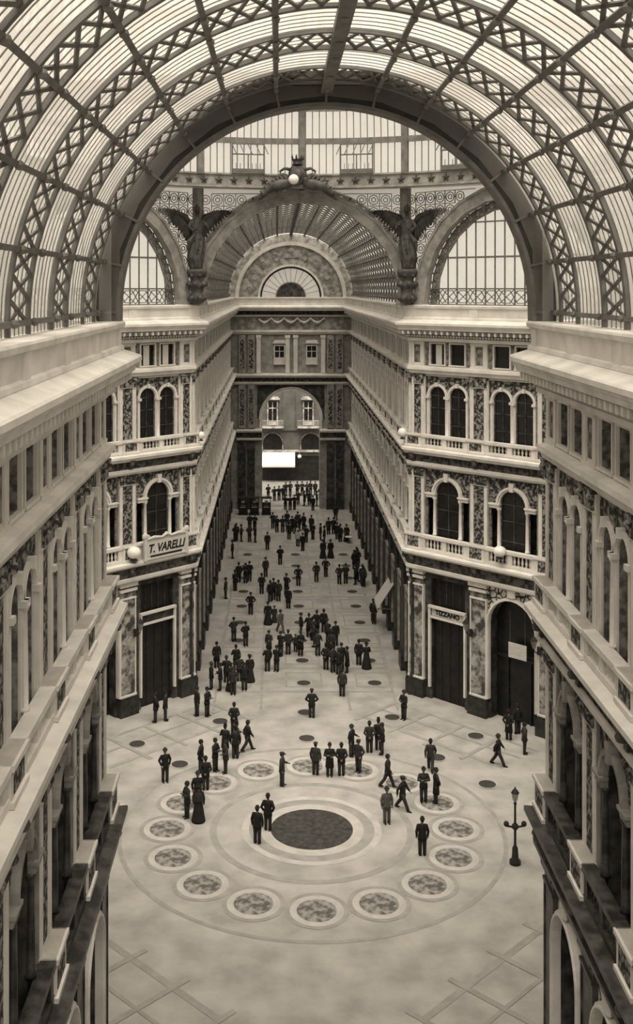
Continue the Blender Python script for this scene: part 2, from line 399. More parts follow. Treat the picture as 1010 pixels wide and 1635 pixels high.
def window(f, u, key, bw, near=False):
    fr = {'twin': m_twin_frame, 'attic': m_attic_frame, 'pall': m_pall_frame}[key]
    w = struct(put(num('window'), shared((key, 'fr', bw), lambda: fr(bw)), None, f.mw @ T(u, 0, 0)))
    put('pane', shared((key, 'pane', bw), lambda: m_pane(key, bw)), w)
    if key != 'attic': put('sash', shared((key, 'sash', bw), lambda: m_sash(key, bw)), w)
    if key == 'pall':
        me = shared(('col', 3.0, NEAR(bw)), lambda: m_column(2.75, 'marble_dark' if NEAR(bw) else 'stone'))  # near columns darkened in colour, standing in for the ledge's shade
        for s in (-1, 1): put('column', me, w, T(s*bw*.275, WN+.06, 12.1))
    return w
def m_blind(bw):
    mb = MB(); a = AW(bw); mb.box(-a*.42, a*.42, WN-.15, WN-.11, 24.62, 26.05); return mb.mesh('blind', 'stone')
def bay(f, wall, u, bw, ground_kind, near):
    for i, op in enumerate(attic_ops(bw)):
        w = window(f, u+op[0], 'attic', bw, near)
        if (f.name == 'diagonal_left' and u < 4) or (f.name == 'diagonal_right' and u > 14 and i == 1): put('blind', shared(('blind', bw), lambda: m_blind(bw)), w)
    for op in twin_ops(bw): window(f, u+op[0], 'twin', bw, near)
    put('colonnette', shared(('col', 'tw'), lambda: m_column(2.75)), wall, T(u, WN+.1, 19.45))
    put('spandrel_panel', shared(('tsp', bw), lambda: m_twin_spandrel(bw)), wall, T(u, 0, 0))
    put('panel_frame', shared(('pf', bw, 1), lambda: m_panel_frame(bw, 19.4, 23.84)), wall, T(u, 0, 0))
    window(f, u, 'pall', bw, near)
    put('spandrel_panel', shared(('psp', bw), lambda: m_pall_spandrel(bw)), wall, T(u, 0, 0))
    put('panel_frame', shared(('pf', bw, 2), lambda: m_panel_frame(bw, 12.0, 17.0)), wall, T(u, 0, 0))
    put('balustrade', shared(('bal', bw, 1), lambda: m_balustrade(bw, ZA+.1, .95)), wall, T(u, 0, 0))
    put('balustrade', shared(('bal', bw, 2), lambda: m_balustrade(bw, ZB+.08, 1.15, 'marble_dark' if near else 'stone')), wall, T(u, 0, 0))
    if ground_kind == 'gate':
        d = struct(put(num('door'), shared(('gate', bw), lambda: m_gate(bw)), None, f.mw @ T(u, 0, 0)))
        put('dark_opening', shared(('gatep', bw), lambda: m_gate_pane(bw)), d)
        put('spandrel_panel', shared(('gsp', bw), lambda: m_gate_spandrel(bw)), wall, T(u, 0, 0))
    else:
        d = struct(put(num('door'), shared(('shop', bw), lambda: m_shop(bw, 'stone' if f.name.startswith('diag') else 'stone_mid')), None, f.mw @ T(u, 0, 0)))
        put('door_leaf', shared(('shopp', bw), lambda: m_shop_pane(bw)), d)
        put('shop_window', shared(('shopw', bw), lambda: m_shop_upper(bw)), d)
def m_gate(bw):
    mb = MB(); hw = bw*.45
    band(mb, (0, hw, 1.4, 6.75, True), .2, WN, WN+.3); band(mb, (0, hw+.03, 1.4, 6.75, True), .07, WN, WN+.38)
    mb.lathe([(.0, 0), (.34, .05), (.36, .4), (.3, .75), (.05, .8)], 10, (0, WN+.3, 6.75+hw+.2), 0, 1, .4)
    return mb.mesh('door', 'stone')
def m_gate_pane(bw):
    mb = MB(); filled(mb, (0, bw*.45, 0, 6.75, True), WN-.85)
    mb.box(-bw*.45, bw*.45, WN-.84, WN-.7, 4.3, 4.5, 0)
    for k in (-.22, .22): mb.box(k*bw-.05, k*bw+.05, WN-.84, WN-.72, 0, 4.4, 0)
    return mb.mesh('dark_opening', 'pane')
def m_shop(bw, m='stone'):
    mb = MB(); hw = bw*.36
    for s in (-1, 1): a, b = sorted((s*hw, s*(hw+.16))); mb.box(a, b, WN, WN+.2, .9, 6.9)
    mb.box(-hw-.16, hw+.16, WN, WN+.24, 6.75, 6.92); mb.box(-hw-.1, hw+.1, WN, WN+.18, 6.0, 6.14)
    mb.box(-hw-.1, hw+.1, WN-.02, WN+.04, 6.14, 6.75, 1)
    return mb.mesh('door', [m, 'marble_dark'])
def m_shop_pane(bw):
    mb = MB(); hw = bw*.36
    mb.box(-hw, hw, WN-.42, WN-.3, 0, 6.05)
    for k in range(1, 4): mb.box(-hw+2*hw*k/4-.03, -hw+2*hw*k/4+.03, WN-.3, WN-.26, 0, 6.0)
    for z in (1.1, 2.6, 4.2): mb.box(-hw, hw, WN-.3, WN-.27, z-.04, z+.04)
    return mb.mesh('door_leaf', 'pane')
def m_shop_upper(bw):
    mb = MB(); hw = bw*.36
    mb.box(-hw, hw, WN-.42, WN-.3, 6.75, 8.9, 0)
    for k in range(1, 5): mb.box(-hw+2*hw*k/5-.03, -hw+2*hw*k/5+.03, WN-.3, WN-.25, 6.75, 8.9, 1)
    return mb.mesh('shop_window', ['pane', 'marble_dark'])

def dress(f, pil, gk, near, plain=False):
    """one facade: wall with real openings, courses, pilasters and the windows of every bay"""
    bw = None; mb = MB(); u0, u1 = f.t0*WN, f.L + f.t1*WN
    cells = []
    if not plain:
        pitch = pil[1]-pil[0]; bw = round(pitch-PW, 3)
        cells = [((a+b)/2, gk((i))) for i, (a, b) in enumerate(zip(pil, pil[1:]))]
    rv = .42 if near else .16
    def row(z0, z1, fn, mi, rv):
        ops = [(u+o[0],) + tuple(o[1:]) for u, kind in cells for o in fn(kind)]
        panel(mb, u0, u1, z0, z1, ops, WN, rv, mi)
    row(0, ZB-1.4, lambda k: gate_ops(bw) if k == 'gate' else shop_ops(bw), 1, .8)
    row(ZB-1.4, ZA-1.4, lambda k: pall_ops(bw), 1 if near else 0, rv)  # near wings: shade below the upper ledge put into the dark marble colour
    row(ZA-1.4, ZD-.5, lambda k: twin_ops(bw), 0, rv)
    row(ZD-.5, ZC+.4, lambda k: attic_ops(bw), 0, rv)
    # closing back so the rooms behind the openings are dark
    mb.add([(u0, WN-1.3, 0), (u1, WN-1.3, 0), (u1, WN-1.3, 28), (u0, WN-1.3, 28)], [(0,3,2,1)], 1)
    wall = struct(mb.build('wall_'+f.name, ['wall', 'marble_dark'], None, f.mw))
    for key, nm in (('B','ledge'), ('A','ledge'), ('D','string_course'), ('C','cornice'), ('P','parapet')):
        if f.name == 'end' and key == 'B': continue
        cb = MB(); sweep(f, cb, PROF[key], 0, MIDS[key])
        if key == 'P' and not plain:
            for p in pil: cb.box(p-.34, p+.34, -.3, -.17, 28.06, 28.72)
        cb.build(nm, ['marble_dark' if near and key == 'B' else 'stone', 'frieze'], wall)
    cb = MB(); k = int(f.L/.5)
    for i in range(k):
        u = f.L*(i+.5)/k; cb.box(u-.09, u+.09, -.52, .18, ZC-.82, ZC-.57)
    for i in range(k*2):
        u = f.L*(i+.5)/(k*2); cb.box(u-.07, u+.07, -.54, -.40, ZC-1.05, ZC-.9)
    cb.build('dentil_moulding', 'stone', wall)
    if plain: return wall
    for i, p in enumerate(pil):
        put('attic_pier', shared('pier', lambda: m_pier(ZD+.06, ZC-1.38)), wall, T(p, 0, 0))
        put('pilaster', shared('pilA', lambda: m_pilaster(ZA+.1, ZD-.55)), wall, T(p, 0, 0))
        put('pedestal', shared('pedA', lambda: m_pedestal(ZA+.08, .97)), wall, T(p, 0, 0))
        put('pilaster', shared('pilB', lambda: m_pilaster(ZB+.1, ZA-1.44)), wall, T(p, 0, 0))
        put('pedestal', shared('pedB', lambda: m_pedestal(ZB+.06, 1.17)), wall, T(p, 0, 0))
        gm = 'marble' if f.name.startswith('diag') else ('plinth' if f.name.startswith('far') else 'marble_dark')
        gp = put('marble_pier', shared(('gp', gm), lambda: m_ground_pier(gm)), wall, T(p, 0, 0))
        put('plinth', shared('plinth', m_ground_plinth), gp)
        br = shared('bracket', m_bracket)
        put('bracket', br, wall, T(p, 0, ZA)); put('bracket', br, wall, T(p, 0, ZB))
        if i < len(pil)-1:
            u, kind = cells[i]; bay(f, wall, u, bw, kind, near)
    return wall
near_pil = [14+40.2-4.95*k for k in range(7, -1, -1)]
W = {}
W['near_right'] = dress(F['near_right'], near_pil, lambda i: 'gate', True)
W['near_left'] = dress(F['near_left'], [55-p for p in reversed(near_pil)], lambda i: 'gate', True)
dpil = [.75, 6.283, 11.817, 17.35]
for k in ('diagonal_right', 'diagonal_left'):
    W[k] = dress(F[k], dpil, lambda i: 'gate' if i == 1 else 'shop', False)
fpil = [.8 + 5.05*k for k in range(14)]
W['far_right'] = dress(F['far_right'], fpil, lambda i: 'shop', False)
W['far_left'] = dress(F['far_left'], [67.6-p for p in reversed(fpil)], lambda i: 'shop', False)
for k in ('near_diagonal_right', 'side_near_right', 'side_far_right', 'side_far_left', 'side_near_left', 'near_diagonal_left'):
    W[k] = dress(F[k], [], None, False, True)

# ---- end wall with the great arch to the street
f = F['end']; mb = MB(); L2 = f.L/2
u0, u1 = f.t0*WN, f.L+f.t1*WN
panel(mb, u0, u1, 0, ZA-1.4, [(L2, 3.95, 0, 12.3, True)], WN, 2.2, 0)
panel(mb, u0, u1, ZA-1.4, ZC+.4, [(L2-2.85, .62, 20.0, 22.3, False), (L2+1.55, .62, 20.0, 22.3, False)], WN, .4, 0)
wall = struct(mb.build('wall_end', ['stone_mid'], None, f.mw)); W['end'] = wall
for key, nm in (('A','ledge'), ('D','string_course'), ('C','cornice'), ('P','parapet')):
    cb = MB(); sweep(f, cb, PROF[key], 0, MIDS[key]); cb.build(nm, ['stone', 'frieze'], wall)
for a, b in ((0, L2-3.95), (L2+3.95, f.L)):
    cb = MB(); sweep(f, cb, PROF['B'], 0, MIDS['B'], a, b); cb.build('ledge', ['stone', 'frieze'], wall)
cb = MB(); band(cb, (L2, 3.95, 9.4, 12.3, True), .32, WN, WN+.2); band(cb, (L2, 4.27, 12.3, 12.3, True), .12, WN, WN+.3)
cb.build('archivolt', 'stone', wall)
cb = MB(); panel(cb, L2-4.6, L2+4.6, 12.3, 16.95, [(L2, 4.3, 12.3, 12.3, True)] , WN+.04); cb.build('spandrel_panel', 'marble_dark', wall)
for u in (.75, 2.0, f.L-2.0, f.L-.75):
    cb = MB(); cb.box(u-.45, u+.45, WN, -.5, 11.1, 17.0, 0); cb.box(u-.28, u+.28, WN, -.47, 11.5, 16.4, 1); cb.build('pilaster', ['stone_mid', 'decor'], wall)
    cb = MB(); cb.box(u-.5, u+.5, WN, -.45, 0, 9.3, 0); cb.box(u-.55, u+.55, WN, -.4, 0, 1.4, 1); cb.build('marble_pier', ['marble_dark', 'plinth'], wall)
    cb = MB(); cb.box(u-.45, u+.45, WN, -.5, 18.6, 23.8, 0); cb.box(u-.28, u+.28, WN, -.47, 19.2, 23.2, 1); cb.build('pilaster', ['stone_mid', 'decor'], wall)
for u in (L2-4.4, L2-.65, L2+.65-.2, L2+4.4):
    cb = MB(); cb.box(u-.28, u+.28, WN, -.5, 18.6, 23.8); cb.box(u-.36, u+.36, WN, -.42, 23.4, 23.8); cb.build('pilaster', 'stone', wall)
for k, u in enumerate((L2-2.85, L2+1.55)):
    w = MB(); band(w, (0, .62, 20.0, 22.3, False), .14, WN, WN+.16); w.box(-.9, .9, WN, WN+.3, 22.62, 22.85); w.box(-.75, .75, WN, WN+.2, 22.85, 23.1)
    w.box(-.8, .8, WN, WN+.3, 19.75, 20.0)
    wo = struct(w.build(num('window'), 'stone', None, f.mw @ T(u, 0, 0)))
    p = MB(); p.box(-.62, .62, WN-.35, WN-.3, 20.0, 22.3, 0); p.build('pane', 'pane', wo)
    p = MB(); p.box(-.05, .05, WN-.3, WN-.24, 20.0, 22.3); p.box(-.62, .62, WN-.3, WN-.24, 21.5, 21.6); p.box(-.62, .62, WN-.3, WN-.2, 20.0, 20.7); p.build('shutter', 'stone', wo)
cb = MB()
for k in range(5):
    u = L2-3.6+1.8*k
    cb.tube([(u-.8, -.5, 26.0), (u-.4, -.42, 25.65), (u, -.4, 25.5), (u+.4, -.42, 25.65), (u+.8, -.5, 26.0)], [.08, .15, .2, .15, .08], 6); cb.ball((u-.9, -.5, 26.05), .18, 6)
cb.build('festoon_frieze', 'stone', wall)
cb = MB(); cb.box(.2, f.L-.2, WN, WN+.1, 24.5, 26.2); cb.build('frieze_panel', 'relief', wall)
# tympanum above the end cornice with its fan window
cb = MB(); R = 7.6; seg = 40
ang = [PI*i/seg for i in range(seg+1)]
def ringface(mb, r0, r1, y0, y1, zc, mi=0, a0=0.0, a1=PI, seg=40, leg=0.0, cx=0.0):
    pts = [(a0+(a1-a0)*i/seg) for i in range(seg+1)]
    P = [[(cx+r*math.cos(a), y, zc+r*math.sin(a)) for r in (r0, r1)] for y in (y0, y1) for a in pts]
    n = seg+1; vs = [p for q in P for p in q]
    fs = []
    for i in range(seg):
        a, b = 2*i, 2*i+1; c, d = 2*(i+1), 2*(i+1)+1; o = 2*n
        fs += [(a, c, d, b), (o+a, o+b, o+d, o+c), (a, o+a, o+c, c), (b, d, o+d, o+b)]
    fs += [(0, 1, 2*n+1, 2*n), (2*(n-1), 4*n-2, 4*n-1, 2*n-1)]
    mb.add(vs, fs, mi)
    if leg:
        for a in (pts[0], pts[-1]):
            x0, x1 = sorted((cx+r0*math.cos(a), cx+r1*math.cos(a))); mb.box(x0, x1, y0, y1, zc-leg, zc, mi)
YE = D2 + .9
ringface(cb, 4.3, 8.7, YE, YE+.5, 28.95, 0)
tw = struct(cb.build('wall_tympanum', 'relief'))
cb = MB(); ringface(cb, 7.1, 7.6, YE-.35, YE, 28.95); ringface(cb, 4.2, 4.5, YE-.2, YE, 28.95); cb.build('archivolt', 'stone', tw)
cb = MB()
for k in range(9):
    a = PI*(k+.5)/9; cb.tube([((5.8+.5*math.cos(t))*math.cos(a+.05*math.sin(t)), YE-.05, 28.95+(5.8+.5*math.cos(t))*math.sin(a+.09*math.sin(t))) for t in [q*.7 for q in range(10)]], [.05+.006*q for q in range(10)], 6)
cb.box(-1.2, 1.2, YE-.08, YE, 34.3, 34.9); cb.ball((0, YE-.02, 35.3), .45, 10, 0, 1, .3)
cb.build('relief_carving', 'relief', tw)
fw = MB(); ringface(fw, 3.95, 4.35, YE+.1, YE+.4, 28.95); fw = struct(fw.build(num('window'), 'ring'))  # dark rim colour paints the shadow around the fan glass
cb = MB(); ringface(cb, 2.0, 4.0, YE+.5, YE+.53, 28.95); cb.build('fan_pane', 'glass', fw)
cb = MB(); ringface(cb, .02, 2.0, YE+.3, YE+.35, 28.95); cb.build('dark_pane', 'marble_dark', fw)
cb = MB()
for k in range(1, 14):
    a = PI*k/14; cb.frame_bar((2*math.cos(a), YE+.45, 28.95+2*math.sin(a)), (4*math.cos(a), YE+.45, 28.95+4*math.sin(a)), .06, .06, (0,1,0))
ringface(cb, 1.95, 2.1, YE+.25, YE+.5, 28.95); cb.build('muntin', 'iron_light', fw)
# ------------------------------------------------------------------ glazed barrel vaults
RV = 8.55; PSTEP = PI/14
def vpt(r, a, y): return (r*math.cos(a), y, ZV + r*math.sin(a))
def shell(mb, y0, y1, r, a0=-.04, a1=PI+.04, seg=56):
    vs = []
    for i in range(seg+1):
        a = a0+(a1-a0)*i/seg; vs += [vpt(r, a, y0), vpt(r, a, y1)]
    mb.add(vs, [(2*i, 2*i+1, 2*i+3, 2*i+2) for i in range(seg)])
def arc_bar(mb, r, y, w, h, a0=-.04, a1=PI+.04, seg=56):
    P = []
    for i in range(seg+1):
        a = a0+(a1-a0)*i/seg
        P += [vpt(r, a, y-w/2), vpt(r, a, y+w/2), vpt(r-h, a, y+w/2), vpt(r-h, a, y-w/2)]
    fs = []
    for i in range(seg):
        for k in range(4): fs.append((4*i+k, 4*i+(k+1) % 4, 4*i+4+(k+1) % 4, 4*i+4+k))
    mb.add(P, fs)
def m_rib(w):
    """lattice girder lying along the curve of the vault, width w in y"""
    mb = MB(); r = RV-.03
    for s in (-1, 1):
        arc_bar(mb, r, s*(w/2-.1), .2, .11)
    n = 14*3
    for i in range(n):
        a0, a1 = PI*i/n, PI*(i+1)/n; am = (a0+a1)/2; wi = w/2-.2; rr = r-.04
        nrm = (math.cos(am), 0, math.sin(am))
        mb.frame_bar(vpt(rr, a0, -wi), vpt(rr, a1, wi), .12, .05, nrm)
        mb.frame_bar(vpt(rr, a0, wi), vpt(rr, a1, -wi), .12, .05, nrm)
    return mb.mesh('lattice_rib', 'iron')
RIB_W = 2.45; rib_me = m_rib(RIB_W)
def vault(name, y0, y1, ribs, mw=Matrix(), step=.45, purlin_w=.13):
    gl = MB(); shell(gl, y0, y1, RV)
    c = struct(gl.build(name, 'glass', None, mw, True))
    for y in ribs: put('lattice_rib', rib_me, c, T(0, y, 0))
    mb = MB(); k = int((y1-y0)/step)
    for i in range(k+1): arc_bar(mb, RV+.01, y0+(y1-y0)*i/k, .045, .03)
    mb.build('glazing_bar', 'iron', c)
    for j in range(0, 15):
        a = PSTEP*j; mb = MB(); top = (j == 7); nrm = (math.cos(a), 0, math.sin(a))
        w = .36 if top else purlin_w; h = .36 if top else .16
        mb.frame_bar(vpt(RV-.02-h/2, a, y0), vpt(RV-.02-h/2, a, y1), w, h, nrm)
        mb.frame_bar(vpt(RV-.05-h, a, y0), vpt(RV-.05-h, a, y1), w*1.2, .04, nrm)
        for y in ribs:
            for s in (-1, 1): mb.ball(vpt(RV-.1-h, a, y+s*(RIB_W/2-.1)), .12, 6)
        mb.build('purlin', 'iron', c)
    return c
near_ribs = [38.55-5.2*k for k in range(0, 10)]
vault('ceiling_near', -13, D0-.3, near_ribs)
far_ribs = [84.0+2.56*k for k in range(26)]
vault('ceiling_far', D1+.9, D2+.9, far_ribs, step=1.25)
for s, nm in ((1, 'right'), (-1, 'left')):
    vault('ceiling_side_'+nm, 0, 25, [2.5, 7.55, 12.6, 17.65, 22.7], T(s*BB, YC, 0) @ Matrix.Rotation(-s*PI/2, 4, 'Z'), step=.6)
# ---- the dark arch where the near arm meets the crossing
mb = MB(); ringface(mb, 7.72, 8.75, D0-.3, D0+.45, ZV, 0, seg=64, leg=.34)
rg = struct(mb.build('trim_great_arch', 'ring'))
mb = MB(); ringface(mb, 7.66, 7.8, D0-.36, D0+.5, ZV, 0, seg=64, leg=.34); ringface(mb, 8.62, 8.8, D0-.36, D0+.4, ZV, 0, seg=64, leg=.34)
mb.build('rim', 'iron', rg)
mb = MB()
for j in range(15):
    a = PSTEP*j; mb.frame_bar((7.75*math.cos(a), D0-.33, ZV+7.75*math.sin(a)), (8.9*math.cos(a), D0-.33, ZV+8.9*math.sin(a)), .09, .1, (0,1,0))
mb.build('joint_bar', 'iron', rg)

# ------------------------------------------------------------------ the crossing: eight arches, drum and dome
RD, ZR0, ZR1 = 19.3, 37.65, 38.45
def drum_side(f, arm, back=False):
    """spandrel wall with its arch; local x = along, y = into the crossing"""
    L = f['L']; mw = f['mw']; R1 = 8.1; R0 = 7.35
    if not arm: R0 = 7.25
    mb = MB(); panel(mb, -L/2, L/2, 28.9, ZR0+.05, [(0, R1-.1, 28.9, ZV+.05, True)], -.35)
    sp = struct(mb.build(num('trim'), 'glass' if back else 'glass_dim', None, mw))
    mb = MB(); h = L/2
    # ironwork of the spandrel: square grid and scrolls
    def inside(x, z): return abs(x) < h-.2 and z < ZR0 and (z < ZV or x*x+(z-ZV)**2 > (R1+.25)**2) and abs(x) > (R1+.1 if z < ZV else 0)
    step = .92; nx = int(L/step)+1; nz = 10
    for i in range(0 if back else nx+1):
        for j in range(nz+1):
            x, z = -h+i*L/nx, 29.0+j*step
            if inside(x, z) and inside(x, z+step*.9): mb.frame_bar((x, -.3, z), (x, -.3, z+step), .05, .06, (0,1,0))
            if inside(x, z) and inside(x+L/nx*.9, z): mb.frame_bar((x, -.3, z), (x+L/nx, -.3, z), .05, .06, (0,1,0))
            xc, zc = x+L/nx/2, z+step/2
            if inside(xc, zc):
                for r in (.36, .17):
                    for k in range(8):
                        a, b = 2*PI*k/8, 2*PI*(k+1)/8
                        mb.frame_bar((xc+r*math.cos(a), -.3, zc+r*math.sin(a)), (xc+r*math.cos(b), -.3, zc+r*math.sin(b)), .055, .05, (0,1,0))
    if not back: mb.build('scroll_lattice', 'iron_light', sp)
    mb = MB()
    if not back: band(mb, (0, R0, ZV-.3, ZV, True), R1-R0, -.45, .25, 0); band(mb, (0, R1-.12, ZV-.3, ZV, True), .2, -.2, .34, 0); band(mb, (0, R0-.06, ZV-.3, ZV, True), .14, -.2, .30, 0)
    if not back: mb.build('arch_band', 'stone_mid', sp)
    if arm or back:
        if not arm: pb = MB(); filled(pb, (0, R0, 28.9, ZV, True), -.6); pb.build('pane', 'glass', sp)
        return sp
    # lunette: patterned rim, bars, transoms and the railing at its foot
    mb = MB(); Rg = R0; op = (0, Rg, 28.9, ZV, True); filled(mb, op, -.6); mb.build('pane', 'glass', sp)
    mb = MB(); R2 = 6.65
    n = 34
    for i in range(n):
        a = PI*i/n; b = PI*(i+1)/n; m = (a+b)/2
        for (ra, aa), (rb, ab) in (((R2, a), (R0, b)), ((R0, a), (R2, b))):
            mb.frame_bar((ra*math.cos(aa), -.5, ZV+ra*math.sin(aa)), (rb*math.cos(ab), -.5, ZV+rb*math.sin(ab)), .075, .06, (0,1,0))
        mb.ball(((R2+.34)*math.cos(m), -.5, ZV+(R2+.34)*math.sin(m)), .19, 6, 0, 1, .4)
    band(mb, (0, R2-.1, ZV, ZV, True), .14, -.56, -.44, 0)
    mb.build('patterned_rim', 'iron_light', sp)
    mb = MB(); band(mb, (0, R2, ZV-.35, ZV, True), R0-R2+.02, -.585, -.54, 0); mb.build('rim_plate', 'relief', sp)
    mb = MB(); k = 18
    for i in range(1, k):
        x = -R0+2*R0*i/k; z1 = ZV+math.sqrt(max(0, R0*R0-x*x))
        mb.frame_bar((x, -.52, 28.95), (x, -.52, z1), .075, .08, (0,1,0))
    for z, w in ((32.4, .13), (34.9, .1), (30.15, .1)):
        x = math.sqrt(max(0, R0*R0-(z-ZV)**2)); mb.frame_bar((-x, -.52, z), (x, -.52, z), w, .1, (0,1,0))
    mb.build('glazing_bar', 'iron', sp)
    mb = MB(); k = 12
    for i in range(k):
        x = -R0+2*R0*(i+.5)/k; w = 2*R0/k; z = 29.58
        for q in range(6):
            a, b = PI*q/3, PI*(q+1)/3
            mb.frame_bar((x+.5*math.cos(a)*w, -.4, z+.5*math.sin(a)), (x+.5*math.cos(b)*w, -.4, z+.5*math.sin(b)), .06, .05, (0,1,0))
        for (a, b) in (((-.5,-.5),(.5,.5)), ((-.5,.5),(.5,-.5))):
            mb.frame_bar((x+a[0]*w, -.4, z+a[1]), (x+b[0]*w, -.4, z+b[1]), .05, .05, (0,1,0))
    mb.frame_bar((-R0, -.4, 29.0), (R0, -.4, 29.0), .09, .08, (0,1,0)); mb.frame_bar((-R0, -.4, 30.15), (R0, -.4, 30.15), .09, .08, (0,1,0))
    mb.build('railing_lattice', 'iron', sp)
    return sp
def side(p, u, n, L):
    return {'L': L, 'mw': Matrix(((u[0], n[0], 0, p[0]), (u[1], n[1], 0, p[1]), (0,0,1,0), (0,0,0,1)))}
r2 = math.sqrt(.5); dm = (A+BB)/2
drum = {'far': drum_side(side((0, D1+.6), (-1,0), (0,-1), 2*A+.5), True),
        'near': drum_side(side((0, D0+.0), (1,0), (0,1), 2*A+.5), True, True),
        'right': drum_side(side((BB+.6, YC), (0,1), (-1,0), 2*A+.5), True),
        'left': drum_side(side((-BB-.6, YC), (0,-1), (1,0), 2*A+.5), True)}
for sx in (1, -1):
    for sy in (1, -1):
        n = (-sx*r2, -sy*r2); u = (n[1], -n[0])
        drum_side(side((sx*(dm+.42), YC+sy*(dm+.42)), u, n, 18.6), False, sy < 0)
# corner piers between the arches and the flat soffits under the star ring
for sx in (1, -1):
    for (px, py) in ((A+.35, BB+.5), (BB+.5, A+.35)):
        for sy in (1, -1):
            if py > px and sy < 0: continue
            mb = MB(); mb.lathe([(.75, 28.9), (.7, 29.3), (.52, 29.5), (.5, 31.4), (.6, 31.6), (.42, 33.0), (.42, ZR0)], 8, (sx*px, YC+sy*py, 0))
            struct(mb.build(num('trim'), 'stone_mid'))
mb = MB(); seg = 64; vs = []
for i in range(seg): a = 2*PI*i/seg; vs += [(RD*math.cos(a), YC+RD*math.sin(a), ZR0+.1), (23.2*math.cos(a), YC+23.2*math.sin(a), ZR0+.1)]
mb.add(vs, [(2*i, 2*i+1, (2*i+3) % (2*seg), (2*i+2) % (2*seg)) for i in range(seg)])
struct(mb.build(num('trim'), 'stone_mid'))
# star ring
mb = MB(); n = 96; prof = [(RD+.5, ZR0-.12), (RD-.16, ZR0-.12), (RD-.16, ZR0), (RD, ZR0+.02), (RD, ZR1), (RD-.14, ZR1), (RD-.14, ZR1+.12), (RD+.5, ZR1+.12)]
vs = [(r*math.cos(2*PI*i/n), YC+r*math.sin(2*PI*i/n), z) for i in range(n) for r, z in prof]; k = len(prof)
mb.add(vs, [(i*k+j, i*k+(j+1) % k, ((i+1) % n)*k+(j+1) % k, ((i+1) % n)*k+j) for i in range(n) for j in range(k)])
ring = struct(mb.build('beam_star_ring', 'stone_mid'))
sm = MB(); pts = []
for q in range(10):
    r = .30 if q % 2 == 0 else .12; a = PI/2+PI*q/5; pts.append((r*math.cos(a), r*math.sin(a)))
sm.add([(x, -.05, z) for x, z in pts] + [(x, .05, z) for x, z in pts] + [(0, -.11, 0)], [(q, (q+1) % 10, 20) for q in range(10)] + [(q, q+10, (q+1) % 10+10, (q+1) % 10) for q in range(10)])
sme = sm.mesh('star', 'bronze')
for i in range(54):
    a = PI*(i+.5)/54; put('star', sme, ring, T((RD-.05)*math.cos(a), YC+(RD-.05)*math.sin(a), (ZR0+ZR1)/2) @ Matrix.Rotation(a-PI/2, 4, 'Z'))
# dome glass
prof = [(RD, ZR1)] + [(RD, 38.45+.9*i) for i in range(1, 4)] + [(RD*math.cos(t), 41.2+13.5*math.sin(t)) for t in [PI/2*i/14 for i in range(0, 14)]] + [(1.6, 54.7)]
n = 96; mb = MB()
vs = [(r*math.cos(2*PI*i/n), YC+r*math.sin(2*PI*i/n), z) for r, z in prof for i in range(n)]
mb.add(vs, [(j*n+i, j*n+(i+1) % n, (j+1)*n+(i+1) % n, (j+1)*n+i) for j in range(len(prof)-1) for i in range(n)])
dome = struct(mb.build('ceiling_dome', 'glass', None, None, True))
mb = MB(); nb = 240
for i in range(nb):
    a = 2*PI*(i+.5)/nb
    P = [((r-.05)*math.cos(a), YC+(r-.05)*math.sin(a), z) for r, z in prof[:12]]
    for p, q in zip(P, P[1:]): mb.frame_bar(p, q, .06, .04, (math.cos(a), math.sin(a), 0))
mb.build('glazing_bar', 'iron', dome)
def hoop(z, r, w, h):
    mb = MB()
    for i in range(96):
        a, b = 2*PI*i/96, 2*PI*(i+1)/96; mb.frame_bar((r*math.cos(a), YC+r*math.sin(a), z), (r*math.cos(b), YC+r*math.sin(b), z), w, h, (0,0,1))
    return mb
hoop(40.95, RD-.12, .2, .42).build('hoop_beam', 'iron_light', dome); hoop(43.3, RD*.985-.12, .2, .4).build('hoop_beam', 'iron_light', dome)
for i in range(16):
    a = 2*PI*i/16+PI/2; mb = MB()
    P = [((r-.15)*math.cos(a), YC+(r-.15)*math.sin(a), z) for r, z in prof]
    for p, q in zip(P, P[1:]): mb.frame_bar(p, q, .46, .26, (math.cos(a), math.sin(a), 0))
    mb.build('post', 'iron_light', dome)
# hopper vents standing open in the lowest glazing
for a in (PI/2-PI/16-.012, PI/2+PI/16+.012, PI/2-3*PI/16-.01):
    mb = MB(); w, z0, z1 = 1.18, 38.55, 40.75
    mb.box(-w, w, -.28, -.12, z0, z0+.34)
    for x in (-w, w): mb.box(x-.05, x+.05, -.24, -.14, z0, z1)
    mb.box(-w, w, -.24, -.16, 39.9, 39.99); mb.box(-w, w, -.24, -.16, z1-.1, z1)
    mb.box(-.04, .04, -.22, -.16, z0+.3, 39.95)
    for k in range(5): x = -w+2*w*k/4; mb.frame_bar((x, -.2, z1-.1), (x+(.25 if math.cos(a) < 0 else -.25), -.5, 39.95), .06, .06, (0,1,0))
    for k in range(9): x = -w+2*w*k/8; mb.box(x-.02, x+.02, -.22, -.18, z0+.34, z0+.75)
    v = struct(mb.build(num('window'), 'iron', None, T((RD-.05)*math.cos(a), YC+(RD-.05)*math.sin(a), 0) @ Matrix.Rotation(a-PI/2, 4, 'Z')))

